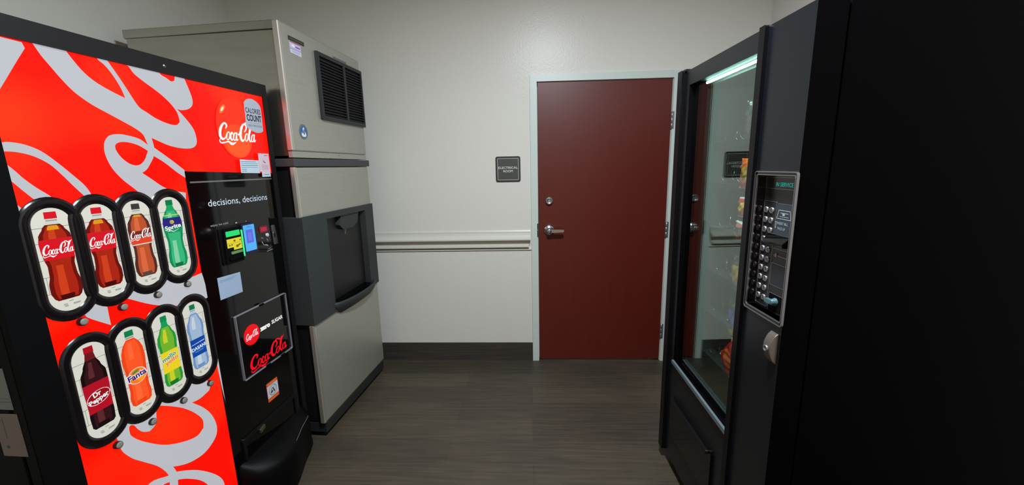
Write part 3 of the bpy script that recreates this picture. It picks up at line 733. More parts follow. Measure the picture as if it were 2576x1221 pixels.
text(b, FP, 'SUGAR', -.156, .765, lit((238, 238, 236), .95), .0137, width=.080, height=.0180, bold=.03)
b.build('sign_lettering', sf, label='white letters reading zero SUGAR'); b = MB()
script_logo(b, FP, -.328, .612, .262, lit((240, 8, 30), .95, .3), .0140, fat=1.0, shear=0.0, yscale=.72)
b.build('script_lettering', sf, label='glowing red script reading Coca-Cola')
for (x, z) in ((-.215, .884), (-.225, .592), (-.120, .592)):
    b = MB(); b.slab(FP, rrect(x-.014, x+.014, z-.005, z+.003, .001), black_matte, .020, .024); b.build('sign_clip', sf)
# anti-tilt sticker
b = MB(); org = mat('sticker_orange', (224, 84, 24), .5)
b.slab(FP, rrect(-.245, -.168, .406, .500, .003), org, .010, .0106)
b.rect(FP, -.244, -.169, .424, .484, mat('sticker_white', (206, 206, 214), .5), .0108)
b.flat(FP, circle(-.2065, .454, .026, .026, 28), ink((110, 116, 124)), .0110, holes=[circle(-.2065, .454, .0235, .0235, 28)])
ribbon(b, FP, [(-.219, .446, .004), (-.212, .462, .004), (-.204, .462, .004), (-.200, .452, .006), (-.196, .440, .005)], ink((30, 30, 34)), .0111)
ribbon(b, FP, [(-.222, .446, .008), (-.212, .447, .009), (-.205, .449, .004)], ink((30, 30, 34)), .0112)
ribbon(b, FP, [(-.2065-.018, .454-.018, .002), (-.2065+.018, .454+.018, .002)], ink((120, 120, 130)), .0113)
for k in range(2): b.rect(FP, -.238, -.178, .4885+.004*k, .4900+.004*k, ink((250, 180, 60)), .0109); b.rect(FP, -.238, -.178, .411+.005*k, .4125+.005*k, ink((250, 150, 60)), .0109)
b.build('warning_sticker', coke, label='orange and white warning sticker with a rocking-machine symbol')
# delivery opening
b = MB()
b.slab(FP, rrect(-.430, -.060, .120, .345, .015), black_sat, .010, .018, holes=[rrect(-.415, -.075, .150, .330, .012)])
b.build('delivery_frame', coke, bevel=.003)
b = MB()
b.slab(FP, rrect(-.414, -.076, .150, .330, .012), black_gloss, .006, .012)
b.build('delivery_flap', coke)
b = MB()   # bulging delivery chute
plan = crom([(-.468, .010), (-.440, .085), (-.370, .135), (-.290, .140), (-.210, .115), (-.130, .085), (-.050, .062), (-.012, .040), (-.008, .010)], 4)
rings = [[FP(a, z, max(.010, d*k)) for a, d in plan] for z, k in ((.014, .96), (.030, 1.0), (.150, 1.0), (.185, .96), (.205, .86), (.235, .30), (.243, .0))]
n = len(plan)
b.add([p for q in rings for p in q], [(k*n+i, k*n+i+1, (k+1)*n+i+1, (k+1)*n+i) for k in range(len(rings)-1) for i in range(n-1)], mat('chute_black', (5, 5, 6), .5, 0, .12), True)
b.add(rings[0], [tuple(range(n))[::-1]], black_matte)
b.build('delivery_tray', coke)
b = MB(); b.tube([FP(a, .200, d*.90+.002) for a, d in plan[15:26]], .0018, dim_chrome, 8); b.build('tray_edge', coke)
b = MB(); b.slab(FP, [(-.335, .312), (-.305, .322), (-.303, .338), (-.333, .328)], mat('latch_brass', (120, 112, 96), .35, .8), .018, .026); b.build('latch', coke, bevel=.002)
b = MB(); b.box(-.05, .04, -.46, -.015, .012, .05, black_matte); b.build('kick_plate', coke, bevel=.003)
b = MB(); b.slab(FP, rrect(.006, .013, .435, .512, .002), mat('red_strip', (190, 20, 20), .3, 0, .5, (190, 20, 16), .5), .006, .010); b.build('red_strip', coke)  # narrow red strip with weak emission on the far bezel
# stickers at the upper right
b = MB()
P = [(-.140, 1.676), (-.128, 1.668), (-.085, 1.655), (-.050, 1.658), (-.036, 1.666), (-.033, 1.765), (-.046, 1.786), (-.080, 1.800), (-.115, 1.795), (-.136, 1.779)]
b.slab(F, smooth_poly(P, 4), mat('cling_grey', (150, 156, 168), .45, 0, .4, (150, 156, 168), .35), .0034, .0040)
dk = ink((28, 30, 40))
text(b, F, 'CALORIES', -.086, 1.738, dk, .0043, width=.094, height=.022, bold=.012, align='c')
text(b, F, 'COUNT', -.085, 1.704, dk, .0043, width=.092, height=.028, bold=.03, align='c')
b.rect(F, -.118, -.052, 1.6955, 1.6965, ink((120, 124, 136)), .0043)
text(b, F, 'CHECK THEN CHOOSE', -.085, 1.680, ink((70, 72, 84)), .0043, width=.088, height=.009, align='c')
b.build('cling_sticker', coke, label='grey barrel-shaped sticker reading CALORIES COUNT')
b = MB(); b.slab(F, [(-.218, 1.477), (-.104, 1.474), (-.102, 1.531), (-.216, 1.534)], mat('sticker_blue_white', (188, 206, 214), .5), .010, .0106)
for k, (w_, c_) in enumerate(((.09, (80, 110, 150)), (.10, (120, 150, 180)), (.10, (80, 110, 150)), (.10, (120, 150, 180)), (.03, (90, 110, 140)), (.03, (90, 110, 140)))): b.rect(F, -.212, -.212+w_, 1.5235-.008*k, 1.5255-.008*k, ink(c_), .0108)
b.build('contact_sticker', coke, label='pale blue service sticker')
b = MB(); b.slab(F, [(-.103, 1.4805), (-.032, 1.4800), (-.032, 1.563), (-.101, 1.563)], mat('sticker_pink', (214, 190, 200), .5), .0108, .0112)
b.rect(F, -.062, -.040, 1.5525, 1.5555, ink((214, 60, 70)), .0115)
ribbon(b, F, [(-.074, 1.532, .002), (-.066, 1.523, .004), (-.058, 1.522, .002)], ink((110, 40, 50)), .0115)
for k in range(4): b.rect(F, -.088, -.042, 1.509-.006*k, 1.5105-.006*k, ink((190, 130, 150)), .0115)
b.slab(F, [(-.092, 1.457), (-.034, 1.457), (-.034, 1.4795), (-.090, 1.4800)], paper, .0108, .0112); b.rect(F, -.078, -.045, 1.466, 1.4685, ink((60, 120, 150)), .0115)
b.build('receipt_sticker', coke, label='pink and white sticker beside the pale blue one')
# labels on the side facing the camera
S = Frame((.064, LEFT, 0), (1, 0, 0))
b = MB(); b.slab(S, [(-.165, .898), (-.105, .898), (-.105, 1.012), (-.165, 1.012)], mat('side_paper', (120, 130, 128), .6), 0, .001)
b.rect(S, -.163, -.107, .918, .921, ink((90, 110, 80)), .0013); b.rect(S, -.163, -.107, .928, .930, ink((90, 110, 80)), .0013)
b.build('side_label', coke, label='greenish white label on the cabinet side, upper one')
b = MB(); b.slab(S, [(-.170, .763), (-.100, .763), (-.100, .886), (-.170, .886)], mat('side_paper2', (122, 112, 106), .6), 0, .001)
b.flat(S, circle(-.150, .790, .005, .005, 14), ink((60, 56, 56)), .0013); b.rect(S, -.148, -.145, .815, .872, ink((96, 86, 80)), .0013)
b.build('side_label', coke, label='beige white label on the cabinet side, lower one')

# ================================================================== ICE MACHINE
IX, IY, IR = -1.1577, 1.9578, -4.071
def rloc(dx, dy):
    t = R(IR); return (IX+dx*math.cos(t)-dy*math.sin(t), IY+dx*math.sin(t)+dy*math.cos(t))
IW = .762
head = empty('ice_maker', (IX, IY, 1.542), R(IR), label='stainless steel ice maker head with a black louvred vent, standing on the ice dispenser', cat='ice machine')
G = Frame((0, 0, -1.542), (0, 1, 0))
b = MB()
b.box(-.800, -.004, .004, IW-.002, .012, .590, steel_side)
b.build('cabinet', head, bevel=.003)
b = MB(); b.box(-.808, -.012, -.003, IW+.002, .588, .628, steel_side); b.build('top_cover', head, bevel=.003)
b = MB(); b.box(-.022, .006, -.006, IW, .035, .640-.012, steel); b.build('front_panel', head, bevel=.009, bseg=4, label='brushed steel front panel')
b = MB(); b.box(-.020, .0035, -.004, IW-.002, .003, .033, steel); b.build('lower_rail', head, bevel=.002)
b = MB(); b.lathe((.004, .42, .024), (1, 0, 0), [(.004, 0), (.003, .002), (0, .0025)], dim_chrome, 10); b.build('screw', head)
b = MB(); b.box(-.022, .0085, -.009, .013, .036, .627, edge_m); b.build('corner_trim', head, bevel=.006, bseg=4, label='polished vertical corner edge')
# vent
vt = empty('air_vent', (0, 0, 0), parent=head, label='black louvred vent in two bays')
vm = mat('vent_black', (24, 26, 32), .45); va0, va1, vz0, vz1 = .266, .760, 1.754, 2.105
b = MB()
b.slab(G, rrect(va0, va1, vz0, vz1, .004), vm, .006, .020, holes=[rrect(va0+.022, .530, vz0+.022, vz1-.020, .002), rrect(.552, va1-.014, vz0+.022, vz1-.020, .002)])
b.build('vent_frame', vt, bevel=.002)
b = MB(); b.rect(G, va0+.01, va1-.008, vz0+.012, vz1-.012, mat('vent_dark', (4, 4, 5), .8), .0066); b.build('vent_back', vt)
for (a0, a1) in ((va0+.022, .530), (.552, va1-.014)):
    for k in range(19):
        z = vz0+.030+k*.0158
        s = MB()
        s.add([G(a0, z, .009), G(a1, z, .009), G(a1, z+.003, .009), G(a0, z+.003, .009), G(a0, z-.004, .018), G(a1, z-.004, .018), G(a1, z-.001, .018), G(a0, z-.001, .018)],
              [(0, 3, 2, 1), (4, 5, 6, 7), (0, 1, 5, 4), (3, 7, 6, 2), (0, 4, 7, 3), (1, 2, 6, 5)], vm)
        s.build('vent_slat', vt)
b = MB(); b.slab(G, rrect(.060, .182, 2.101, 2.120, .002), mat('plate_black', (44, 38, 36), .35), .006, .008)
for k in range(8): b.rect(G, .070+k*.0125, .079+k*.0125, 2.108, 2.113, ink((96, 88, 82)), .0083)
b.build('name_plate', head)
b = MB(); b.slab(G, [(.066, 2.045), (.152, 2.040), (.152, 2.098), (.066, 2.098)], mat('label_lilac', (196, 186, 222), .5), .006, .0066)
b.rect(G, .068, .150, 2.0935, 2.0975, ink((190, 50, 60)), .0069); b.flat(G, circle(.092, 2.080, .013, .006, 16), ink((236, 232, 240)), .0069)
b.rect(G, .068, .151, 2.0435, 2.064, ink((206, 206, 214)), .0069); b.rect(G, .068, .151, 2.0645, 2.066, ink((96, 70, 150)), .0071)
for k in range(2): b.rect(G, .080, .140, 2.050+.006*k, 2.052+.006*k, ink((160, 150, 190)), .0072)
b.rect(G, .110, .145, 2.076, 2.082, ink((120, 90, 170)), .0071)
b.build('service_label', head, label='small lilac and white service label with a red edge')
b = MB(); b.slab(G, rrect(.45, .60, 2.112, 2.1235, .001), mat('plate_grey', (120, 122, 120), .5), .006, .0066)
for k in range(9): b.rect(G, .458+k*.0155, .468+k*.0155, 2.1155, 2.1195, ink((76, 78, 78)), .0069)
b.build('model_plate', head)
b = MB(); c0 = (.0965, 1.675)
b.slab(G, circle(*c0, .034, .037, 36), mat('badge_rim', (92, 104, 116), .4), .006, .0075)
b.flat(G, circle(*c0, .026, .028, 32), mat('badge_blue', (38, 92, 146), .35), .0078)
b.flat(G, smooth_poly([(.084, 1.652), (.078, 1.660), (.080, 1.672), (.088, 1.664), (.092, 1.672), (.090, 1.686), (.093, 1.695), (.100, 1.697), (.103, 1.690), (.103, 1.680), (.110, 1.672), (.116, 1.660), (.110, 1.652), (.100, 1.650)], 3), mat('badge_white', (222, 228, 232), .4), .0081)
b.flat(G, smooth_poly([(.096, 1.664), (.094, 1.678), (.097, 1.690), (.101, 1.682), (.104, 1.668), (.100, 1.658)], 3), mat('badge_navy', (24, 50, 92), .4), .0083)
b.build('round_badge', head, label='round blue badge with a white penguin shape')

bn = empty('ice_dispenser', (IX, IY, 0), R(IR), label='floor-standing ice dispenser in brushed steel with a charcoal plastic dispensing bay, under the ice maker', cat='ice dispenser')
G = Frame((0, 0, 0), (0, 1, 0))
side_black = mat('dispenser_side', (14, 14, 15), .5)
b = MB(); b.box(-.745, -.020, .006, IW-.006, .098, 1.500, side_black); b.build('cabinet', bn, bevel=.003)
b = MB(); b.box(-.752, .010, -.010, IW+.022, 1.501, 1.541, cap_grey); b.build('top_cap', bn, bevel=.004)
b = MB(); b.box(-.020, .004, -.004, IW+.004, 1.232, 1.500, steel); b.build('upper_panel', bn, bevel=.008, bseg=4, label='brushed steel upper panel')
b = MB(); b.box(-.020, .004, -.006, IW+.002, .093, .690, steel); b.build('lower_panel', bn, bevel=.008, bseg=4, label='brushed steel lower panel')
b = MB(); b.box(-.72, .002, .008, IW-.010, .030, .090, mat('base_black', (34, 36, 37), .5)); b.build('base', bn, bevel=.003)
for x in (-.68, -.06):
    for y in (.06, IW-.06):
        l = MB(); l.lathe((x, y, 0), (0, 0, 1), [(.020, 0), (.020, .010), (.012, .014), (.012, .031)], black_matte, 12); l.build('foot', bn)
for (z0_, z1_) in ((1.233, 1.500), (.094, .672)):
    b = MB(); b.box(-.022, .0065, -.009, .013, z0_, z1_, edge_m); b.build('corner_trim', bn, bevel=.006, bseg=4, label='polished vertical corner edge')
bay = empty('dispensing_bay', (0, 0, 0), parent=bn, label='charcoal plastic bay with a recess and drip tray')
b = MB()
ra0, ra1, rz0, rz1 = .205, .655, .700, 1.215
out = [(-.010, .672), (.20, .672), (.30, .652), (.46, .642), (.60, .655), (.70, .686), (IW+.006, .690), (IW+.006, 1.250), (-.010, 1.250)]
b.slab(G, out, grey_plastic, -.10, .014, holes=[[(ra0, rz0), (ra1, rz0), (ra1, rz1), (ra0, rz1)]])
b.build('shell', bay, bevel=.004)
b = MB()
# recess liner
d_ = -.095
b.add([G(ra0, rz0, .012), G(ra1, rz0, .012), G(ra1, rz1, .012), G(ra0, rz1, .012), G(ra0+.03, rz0, d_), G(ra1-.04, rz0, d_), G(ra1-.04, rz1-.01, d_), G(ra0+.03, rz1-.01, d_)],
      [(0, 4, 7, 3), (1, 2, 6, 5), (3, 7, 6, 2), (0, 1, 5, 4), (4, 5, 6, 7)], grey_dark)
b.build('recess', bay)
b = MB(); b.slab(G, [(.370, 1.215), (.345, 1.160), (.385, 1.128), (.510, 1.128), (.560, 1.150), (.585, 1.215)], grey_plastic, -.09, .004); b.build('chute_cover', bay, bevel=.004)
b = MB(); b.lathe(G(.445, 1.130, -.040), (0, 0, -1), [(.026, 0), (.026, .012), (.020, .040), (.012, .052)], mat('nozzle_beige', (128, 118, 100), .4), 18); b.build('nozzle', bay)
# tray: half-ellipse shelf bulging out of the bay
b = MB(); c = (.0, .445)
def trayring(rx, ry, z, n=28): return [(.010+rx*math.sin(math.pi*i/n)*1.0, c[1]-ry*math.cos(math.pi*i/n), z) for i in range(n+1)]
rings = [trayring(.015, .20, .650), trayring(.052, .245, .690), trayring(.060, .255, .716), trayring(.058, .250, .726), trayring(.048, .235, .726), trayring(.044, .225, .712)]
n = 29; vs = [p for r_ in rings for p in r_]
fs = [(k*n+q, k*n+q+1, (k+1)*n+q+1, (k+1)*n+q) for k in range(len(rings)-1) for q in range(n-1)]
b.add(vs, fs, grey_plastic, True); b.add(rings[0], [tuple(range(n))[::-1]], grey_plastic)
b.build('tray_rim', bay)
b = MB(); top = trayring(.044, .225, .713)+[(-.085, c[1]+.17, .720), (-.085, c[1]-.19, .720)]
b.add(top, [tuple(range(len(top)))], black_gloss)
b.build('drip_tray', bay, label='glossy black drip tray')
b = MB()
for k in range(15):
    y = c[1]-.175+k*.025; w_ = .040*math.sqrt(max(0, 1-((y-c[1])/.22)**2))
    b.box(-.075, w_, y-.003, y+.003, .7225, .7275, black_gloss)
b.build('drip_grille', bay)

# ================================================================== SNACK MACHINE
SX, SY, SR = .665, 1.8713, 1.945
sn = empty('snack_vending_machine', (SX, SY, 0), R(SR), label='tall black glass-front snack vending machine with a chrome-framed keypad, right of the red door', cat='vending machine')
T = Frame((0, 0, 0), (0, -1, 0))           # h = 0 at the far edge, grows toward the viewer
SWD, ST, DT = .797, 1.858, .075
snk_black = mat('snack_black', (13, 16, 20), .30, 0, .42, bump=(500, .10, .0004))
post_black = mat('post_black', (8, 8, 11), .35, 0, .22)
snk_side = mat('snack_side', (6, 4, 6), .6, 0, .03)
inner = mat('interior_grey', (46, 52, 52), .5, 0, .4)
DV = .592                                   # glass divider
b = MB()   # hollow cabinet
b.box(DT+.006, .895, -.020, -.002, .060, ST+.030, snk_side)
b.box(DT+.006, .895, -SWD+.002, -SWD+.022, .060, ST+.030, snk_side)
b.box(.875, .895, -SWD+.022, -.020, .060, ST+.030, snk_side)
b.box(DT+.006, .875, -SWD+.022, -.020, ST+.010, ST+.030, snk_side)
b.box(DT+.006, .875, -SWD+.022, -.020, .060, .080, snk_side)
b.build('cabinet', sn, bevel=.002)
b = MB()   # liner
b.box(DT+.008, .80, -.032, -.0205, .50, 1.80, inner)
b.box(DT+.008, .80, -DV-.012, -DV, .50, 1.80, inner)
b.box(.79, .80, -DV, -.032, .50, 1.80, inner)
b.box(DT+.008, .79, -DV, -.032, 1.79, 1.80, inner)
b.build('liner', sn)
for x in (.05, .84):
    for y in (-.05, -SWD+.05):
        l = MB(); l.lathe((x, y, 0), (0, 0, 1), [(.024, 0), (.024, .010), (.012, .016), (.012, .062)], satin_chrome, 14); l.build('foot', sn)
# door
b = MB(); b.slab(T, [(0, .055), (SWD, .055), (SWD, ST), (0, ST)], snk_black, -DT, 0, holes=[[(.086, .545), (DV-.006, .545), (DV-.006, 1.797), (.086, 1.797)], [(.623, 1.038), (.791, 1.038), (.791, 1.440), (.623, 1.440)]], msides=snk_side)
b.build('door', sn, bevel=.004)
b = MB(); b.slab(T, [(-.004, .055), (.040, .055), (.040, ST+.006), (-.004, ST+.006)], post_black, 0, .016); b.build('hinge_post', sn, bevel=.006)
b = MB(); b.slab(T, [(.581, .055), (.609, .055), (.609, ST+.003), (.581, ST+.003)], post_black, 0, .012); b.build('centre_post', sn, bevel=.005)
b = MB(); b.box(-.006, DT+.02, -.05, .004, ST+.0, ST+.010, black_sat); b.build('hinge_cap', sn, bevel=.002)
b = MB(); b.box(.020, .026, -DV+.003, -.082, .541, 1.801, glass_m); b.build('window_pane', sn, label='clear glass reflecting the wall and door')
b = MB()
b.slab(T, [(.086, .553), (DV-.006, .532), (DV-.006, .549), (.086, .568)], mat('lip_grey', (104, 116, 122), .3, .3), .0, .010)
b.build('glass_lip', sn, bevel=.002, label='grey metal strip under the glass')
b = MB()
b.slab(T, rrect(.11, .50, .20, .40, .02), black_gloss, .0, .010); b.build('delivery_flap', sn, bevel=.006)
b = MB(); b.slab(T, rrect(.13, .48, .375, .39, .006), black_sat, .010, .020); b.build('flap_grip', sn, bevel=.002)
# lamp
lamp_m = mat('lamp_white', (220, 255, 245), .4, 0, .5, (205, 255, 242), 100.0)
b = MB(); b.tube([(.036, -.165, 1.790), (.036, -.590, 1.790)], .0042, lamp_m, 10); b.build('light_tube', sn, label='glowing white light tube behind the top of the glass')
# keypad unit
kp = empty('keypad_unit', (0, 0, 0), parent=sn, label='chrome-framed selection and payment unit')
rd = -.025
K0, K1, KZ0, KZ1 = .623, .791, 1.038, 1.440
b = MB()
kch = mat('frame_chrome', (160, 156, 158), .26, .9)
b.slab(T, rrect(.6125, .8005, 1.026, 1.4515, .009), kch, 0, .006, holes=[rrect(.6152, .7978, 1.0287, 1.4488, .007)])
b.slab(T, rrect(.6148, .7982, 1.0283, 1.4492, .007), black_gloss, 0, .0035, holes=[rrect(K0-.001, K1+.001, KZ0-.001, KZ1+.001, .006)])
b.slab(T, rrect(K0-.0022, K1+.0022, KZ0-.0022, KZ1+.0022, .006), kch, 0, .0045, holes=[rrect(K0, K1, KZ0, KZ1, .005)])
b.build('chrome_frame', kp)
b = MB()
mir = mat('recess_mirror', (176, 172, 178), .08, 1.0)
b.add([T(K0, KZ0, 0), T(K1, KZ0, 0), T(K1, KZ1, 0), T(K0, KZ1, 0), T(K0, KZ0, rd), T(K1, KZ0, rd), T(K1, KZ1, rd), T(K0, KZ1, rd)],
      [(0, 4, 7, 3), (1, 2, 6, 5), (3, 7, 6, 2), (0, 1, 5, 4)], mir)
b.rect(T, K0, K1, KZ0, KZ1, mat('keypad_black', (24, 25, 28), .3), rd)
b.build('recess', kp)
def outline(mb, a0, a1, z0, z1, w=.0011, r=.004):
    mb.slab(T, rrect(a0, a1, z0, z1, r), kch, rd, rd+.0012, holes=[rrect(a0+w, a1-w, z0+w, z1-w, r-w*.5)])
b = MB()
outline(b, .6245, .789, 1.4005, 1.4345); outline(b, .6245, .684, 1.0445, 1.3635); outline(b, .688, .789, 1.236, 1.3605)
outline(b, .6870, .789, 1.119, 1.186); outline(b, .6885, .789, 1.0405, 1.0955); outline(b, .688, .789, 1.2085, 1.2300)
b.build('panel_outlines', kp)
b = MB(); b.rect(T, .6265, .787, 1.4025, 1.4325, mat('display_black', (20, 24, 25), .2), rd+.0006)
teal = lit((46, 180, 168), .70, .2)
text(b, T, 'IN SERVICE', .672, 1.4085, teal, rd+.001, width=.073, height=.0115, bold=.01)
b.build('display', kp, label='small display with glowing teal letters')
kchrome = mat('key_chrome', (170, 166, 168), .28, .75)
for r_ in range(10):
    for c_ in range(2):
        z = 1.3370-r_*.0296; a = .6378+c_*.0264+r_*.00005
        k = MB(); k.lathe(T(a, z, rd), T.n, [(.0092, 0), (.0092, .0022), (.0082, .0036), (.0066, .0042), (.0058, .0036)], kchrome, 18)
        k.flat(T, circle(a, z, .0058, .0058, 14), mat('key_face', (96, 92, 94), .3, .3), rd+.0036)
        k.build('key', kp)
bill = empty('bill_acceptor', (0, 0, 0), parent=kp)
b = MB(); b.slab(T, rrect(.6895, .7875, 1.238, 1.359, .004), mat('acceptor_grey', (44, 50, 56), .4), rd, rd+.0035)
b.build('plate', bill)
b = MB(); gp = mat('graphic_grey', (150, 160, 166), .5)
b.flat(T, [(.692, 1.317), (.755, 1.317), (.749, 1.343), (.700, 1.343)], gp, rd+.004, holes=[[(.6945, 1.319), (.7525, 1.319), (.7475, 1.341), (.7015, 1.341)]])
b.flat(T, circle(.722, 1.331, .006, .004, 14), gp, rd+.004); b.rect(T, .709, .742, 1.3335, 1.3355, gp, rd+.0042); b.rect(T, .706, .744, 1.3235, 1.325, gp, rd+.004)
text(b, T, 'INSERT BILL', .698, 1.3015, gp, rd+.004, width=.046, height=.0075, bold=.01)
text(b, T, 'FACE UP', .702, 1.2865, gp, rd+.004, width=.032, height=.0075, bold=.01)
b.flat(T, [(.689, 1.309), (.6955, 1.309), (.694, 1.289), (.6905, 1.289)], gp, rd+.0041, holes=[[(.6905, 1.307), (.694, 1.307), (.693, 1.292), (.6915, 1.292)]])
b.build('lettering', bill)
b = MB(); mg = mat('mouth_grey', (40, 47, 51), .35)
b.slab(T, [(.672, 1.272), (.770, 1.272), (.770, 1.240), (.672, 1.240)], mg, rd, rd+.010)
b.add([T(.672, 1.272, rd+.010), T(.770, 1.272, rd+.010), T(.766, 1.254, .004), T(.678, 1.254, .004), T(.672, 1.240, rd+.010), T(.770, 1.240, rd+.010), T(.766, 1.244, .004), T(.678, 1.244, .004)],
      [(0, 3, 2, 1), (4, 5, 6, 7), (0, 4, 7, 3), (1, 2, 6, 5), (3, 7, 6, 2)], black_gloss)
b.build('bill_mouth', bill, bevel=.001)
b = MB(); b.slab(T, rrect(.701, .7065, 1.205, 1.216, .001), mat('coin_light', (190, 165, 165), .3, .2), rd, rd+.003); b.rect(T, .708, .785, 1.2095, 1.2125, mat('coin_slit', (100, 82, 76), .4), rd+.001); b.build('coin_slot', kp)
b = MB(); b.slab(T, rrect(.6885, .7875, 1.1205, 1.1845, .004), mat('panel_blank', (30, 34, 40), .35), rd, rd+.001); b.build('blank_panel', kp)
b = MB(); b.slab(T, rrect(.690, .7875, 1.042, 1.094, .004), black_matte, rd, rd+.0008)
b.lathe(T(.722, 1.074, rd), T.n, [(.012, 0), (.012, .004), (.0095, .008), (.0095, .014), (.007, .017), (0, .0175)], mat('knob_teal', (70, 100, 104), .35), 18)
b.slab(T, rrect(.694, .725, 1.068, 1.080, .005), mat('knob_teal', (70, 100, 104)), rd+.008, rd+.018)
b.build('coin_return', kp, bevel=.001)
# door lock
lk = empty('door_lock', (0, 0, 0), parent=sn, label='curved satin metal lock handle below the keypad')
b = MB(); pts = []
for i in range(13):
    t = i/12; pts.append((.004+.019*math.sin(math.pi*t)**.7, .912+.090*t))
vs = []
for h_ in (.758, .789):
    for d2, z in pts: vs.append(T(h_, z, d2))
    for z in (1.002, .912): vs.append(T(h_, z, 0))
n = 15; fs = [(i, i+1, n+i+1, n+i) for i in range(n-1)]+[(n-1, 0, n, 2*n-1), tuple(range(n))[::-1], tuple(range(n, 2*n))]
b.add(vs, fs, mat('lock_metal', (150, 140, 134), .38, .9)); b.build('handle', lk, bevel=.0015)
b = MB(); b.lathe(T(.7735, .955, .0225), T.n, [(.0095, 0), (.0095, .004), (.006, .005), (.006, .003), (0, .003)], dim_chrome, 18); b.build('keyhole', lk)

# shelves and coils inside
ZR = [1.620, 1.450, 1.255, 1.055, .860, .655]
wire = mat('coil_wire', (150, 154, 150), .25, 1.0)
for zi, z in enumerate(ZR):
    tr = empty('shelf_tray', (0, 0, 0), parent=sn)
    m = MB(); zb = z-.062
    m.box(.150, .780, -DV+.004, -.036, zb-.004, zb, inner); m.box(.146, .150, -DV+.004, -.036, zb-.020, zb+.004, black_sat)
    m.build('tray', tr)
    for ci, y in enumerate((-.10, -.22, -.34, -.46)):
        m = MB(); P = []
        for k in range(0, 12*6+1):
            t = k/12; P.append((.155+t*.045, y+.030*math.sin(2*math.pi*t), zb+.036+.030*math.cos(2*math.pi*t)))
        m.tube(P, .0016, wire, 5); m.build('coil', tr)

def bag(name, h, z, w, hh, cols, label, cat, tilt=0.0, lean=0.0, x=.150, yaw=0.0, seed=1, t=.040):
    """pillow bag standing in a coil; cols = (body, panel, accent) materials"""
    rnd = random.Random(seed); NU, NV = 18, 26
    vs = []; fs = []; ms = []
    ph = [rnd.random()*6 for _ in range(6)]
    def pt(i, j, s):
        u = -1+2*i/NU; v = -1+2*j/NV
        th = t*.5*max(0, (1-abs(u)**2.6))**.8*max(0, (1-abs(v)**3.2))**.75
        th *= 1+.12*math.sin(5*u+ph[0])*math.sin(7*v+ph[1])
        wr = .0022*math.sin(22*u+ph[2]+3*v)*(abs(v)**4)+.0016*math.sin(13*v+ph[3]+8*u)
        sh = 1-.06*(1-v*v)
        return (s*th+wr, u*w/2*sh+.002*math.sin(9*v+ph[4]), v*hh/2)
    for s in (-1, 1):
        for j in range(NV+1):
            for i in range(NU+1): vs.append(pt(i, j, s))
    N = (NU+1)*(NV+1); mb = MB()
    def face_mat(i, j):
        u = -1+2*(i+.5)/NU; v = -1+2*(j+.5)/NV
        if abs(v) > .88: return cols[3] if len(cols) > 3 else cols[0]
        if (u/.72)**2+((v-.05)/.42)**2 < 1: return cols[1]
        if v < -.50 and v < -.5+.25*math.sin(3*u+1): return cols[2]
        return cols[0]
    groups = {}
    for k, off in ((0, 0), (1, N)):
        for j in range(NV):
            for i in range(NU):
                a = off+j*(NU+1)+i; q = (a, a+1, a+NU+2, a+NU+1)
                groups.setdefault(face_mat(i, j), []).append(q[::-1] if k == 0 else q)
    rim = [j*(NU+1) for j in range(NV+1)]+[NV*(NU+1)+i for i in range(1, NU+1)]+[j*(NU+1)+NU for j in range(NV-1, -1, -1)]+[i for i in range(NU-1, 0, -1)]
    groups.setdefault(cols[0], []).extend([(rim[k], rim[(k+1) % len(rim)], rim[(k+1) % len(rim)]+N, rim[k]+N) for k in range(len(rim))])
    base = len(mb.v); mb.v += vs
    for m, q in groups.items():
        k = mb.mi(m)
        for f in q: mb.f.append(list(f)); mb.m.append(k); mb.sm.append(True)
    o = mb.build(name, None, label, cat=cat, group='snack bags in the vending machine')
    rot = Matrix.Rotation(R(SR), 4, 'Z')
    o.matrix_world = Matrix.Translation((SX, SY, 0)) @ rot @ Matrix.Translation((x, -h, z)) @ Matrix.Rotation(R(yaw), 4, 'Z') @ Matrix.Rotation(R(tilt), 4, 'X') @ Matrix.Rotation(R(lean), 4, 'Y')
    return o
def foil(c, n='foil', r=.22): return mat('%s_%d_%d_%d' % (n, *c), c, r, .15, .6, bump=(40, .4, .004))
orange, redf, yell, clear, blue, brown = foil((244, 104, 26)), foil((214, 30, 30)), foil((246, 186, 36)), None, foil((70, 86, 170)), foil((150, 96, 40))
film = bpy.data.materials.new('clear_film'); film.use_nodes = True
fn = film.node_tree; fn.nodes.clear(); FL = fn.links.new
fo = fn.nodes.new('ShaderNodeOutputMaterial'); fm = fn.nodes.new('ShaderNodeMixShader'); fm.inputs[0].default_value = .22
ft = fn.nodes.new('ShaderNodeBsdfTransparent'); ft.inputs[0].default_value = (.92, .94, .92, 1)
fg = fn.nodes.new('ShaderNodeBsdfGlossy'); fg.inputs['Roughness'].default_value = .12
fc = fn.nodes.new('ShaderNodeTexCoord'); fz = fn.nodes.new('ShaderNodeTexNoise'); fz.inputs['Scale'].default_value = 38; fb = fn.nodes.new('ShaderNodeBump'); fb.inputs['Distance'].default_value = .006; fb.inputs['Strength'].default_value = .8
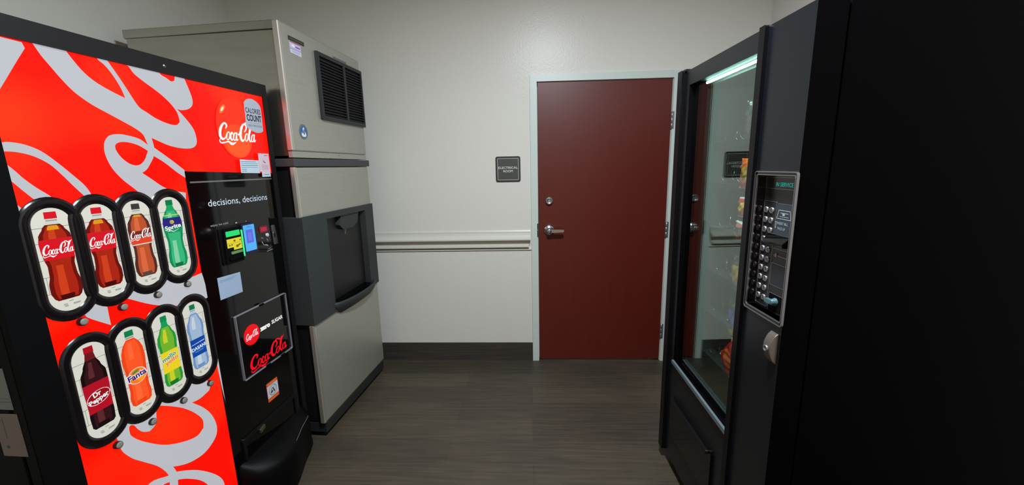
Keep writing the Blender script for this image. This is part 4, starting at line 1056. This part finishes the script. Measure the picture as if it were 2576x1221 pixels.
FL(fc.outputs['Object'], fz.inputs['Vector']); FL(fz.outputs['Fac'], fb.inputs['Height']); FL(fb.outputs[0], fg.inputs['Normal'])
FL(ft.outputs[0], fm.inputs[1]); FL(fg.outputs[0], fm.inputs[2]); FL(fm.outputs[0], fo.inputs[0])
clear = film
white_f = foil((220, 220, 214)); pink = foil((206, 90, 90)); gold = foil((200, 150, 60))
Bx = [
 ('snack_bag', .372, 1.630, .120, .130, (film, film, film), 'clear empty-looking cellophane bag on the top shelf', 2, .150),
 ('snack_bag', .500, 1.630, .110, .130, (film, white_f, film), 'clear bag with a white panel beside the centre post, top shelf', 0, .150),
 ('snack_bag', .378, 1.435, .120, .110, (orange, gold, redf), 'orange and red snack bag on the shelf below the wall sign reflection', 2, .150),
 ('snack_bag', .490, 1.440, .120, .150, (orange, yell, redf), 'orange and yellow snack bag nearest the centre post, upper shelf', 0, .150),
 ('snack_bag', .380, 1.315, .115, .075, (redf, yell, redf, white_f), 'red and yellow snack bag, third shelf down', -3, .150),
 ('snack_bag', .492, 1.255, .120, .140, (yell, redf, orange), 'yellow snack bag beside the centre post, third shelf down', 2, .150),
 ('candy_bag', .388, 1.225, .112, .070, (pink, clear, pink, white_f), 'small pink candy pouch in front of the coils', 4, .140),
 ('snack_bag', .372, 1.060, .125, .145, (clear, gold, clear), 'clear snack bag with golden contents, fourth shelf', -2, .150),
 ('snack_bag', .492, 1.055, .120, .145, (gold, yell, brown), 'golden brown snack bag beside the centre post, fourth shelf', 2, .150),
 ('snack_bag', .374, .880, .115, .155, (clear, blue, yell), 'clear snack bag with blue lettering panel, fifth shelf', -8, .150),
 ('snack_bag', .505, .870, .100, .150, (yell, clear, gold), 'pale yellow snack bag beside the centre post, fifth shelf', 0, .150),
 ('snack_bag', .392, .725, .120, .145, (redf, orange, redf, white_f), 'red snack bag with an orange panel leaning at the lowest shelf', 38, .135),
]
for k, (nm, h_, z, w_, hh, cols, lab, tilt, x) in enumerate(Bx):
    bag(nm, h_, z, w_, hh, cols, lab, 'snack bag' if nm == 'snack_bag' else 'candy bag', tilt=tilt, x=x-.035, seed=k+3)
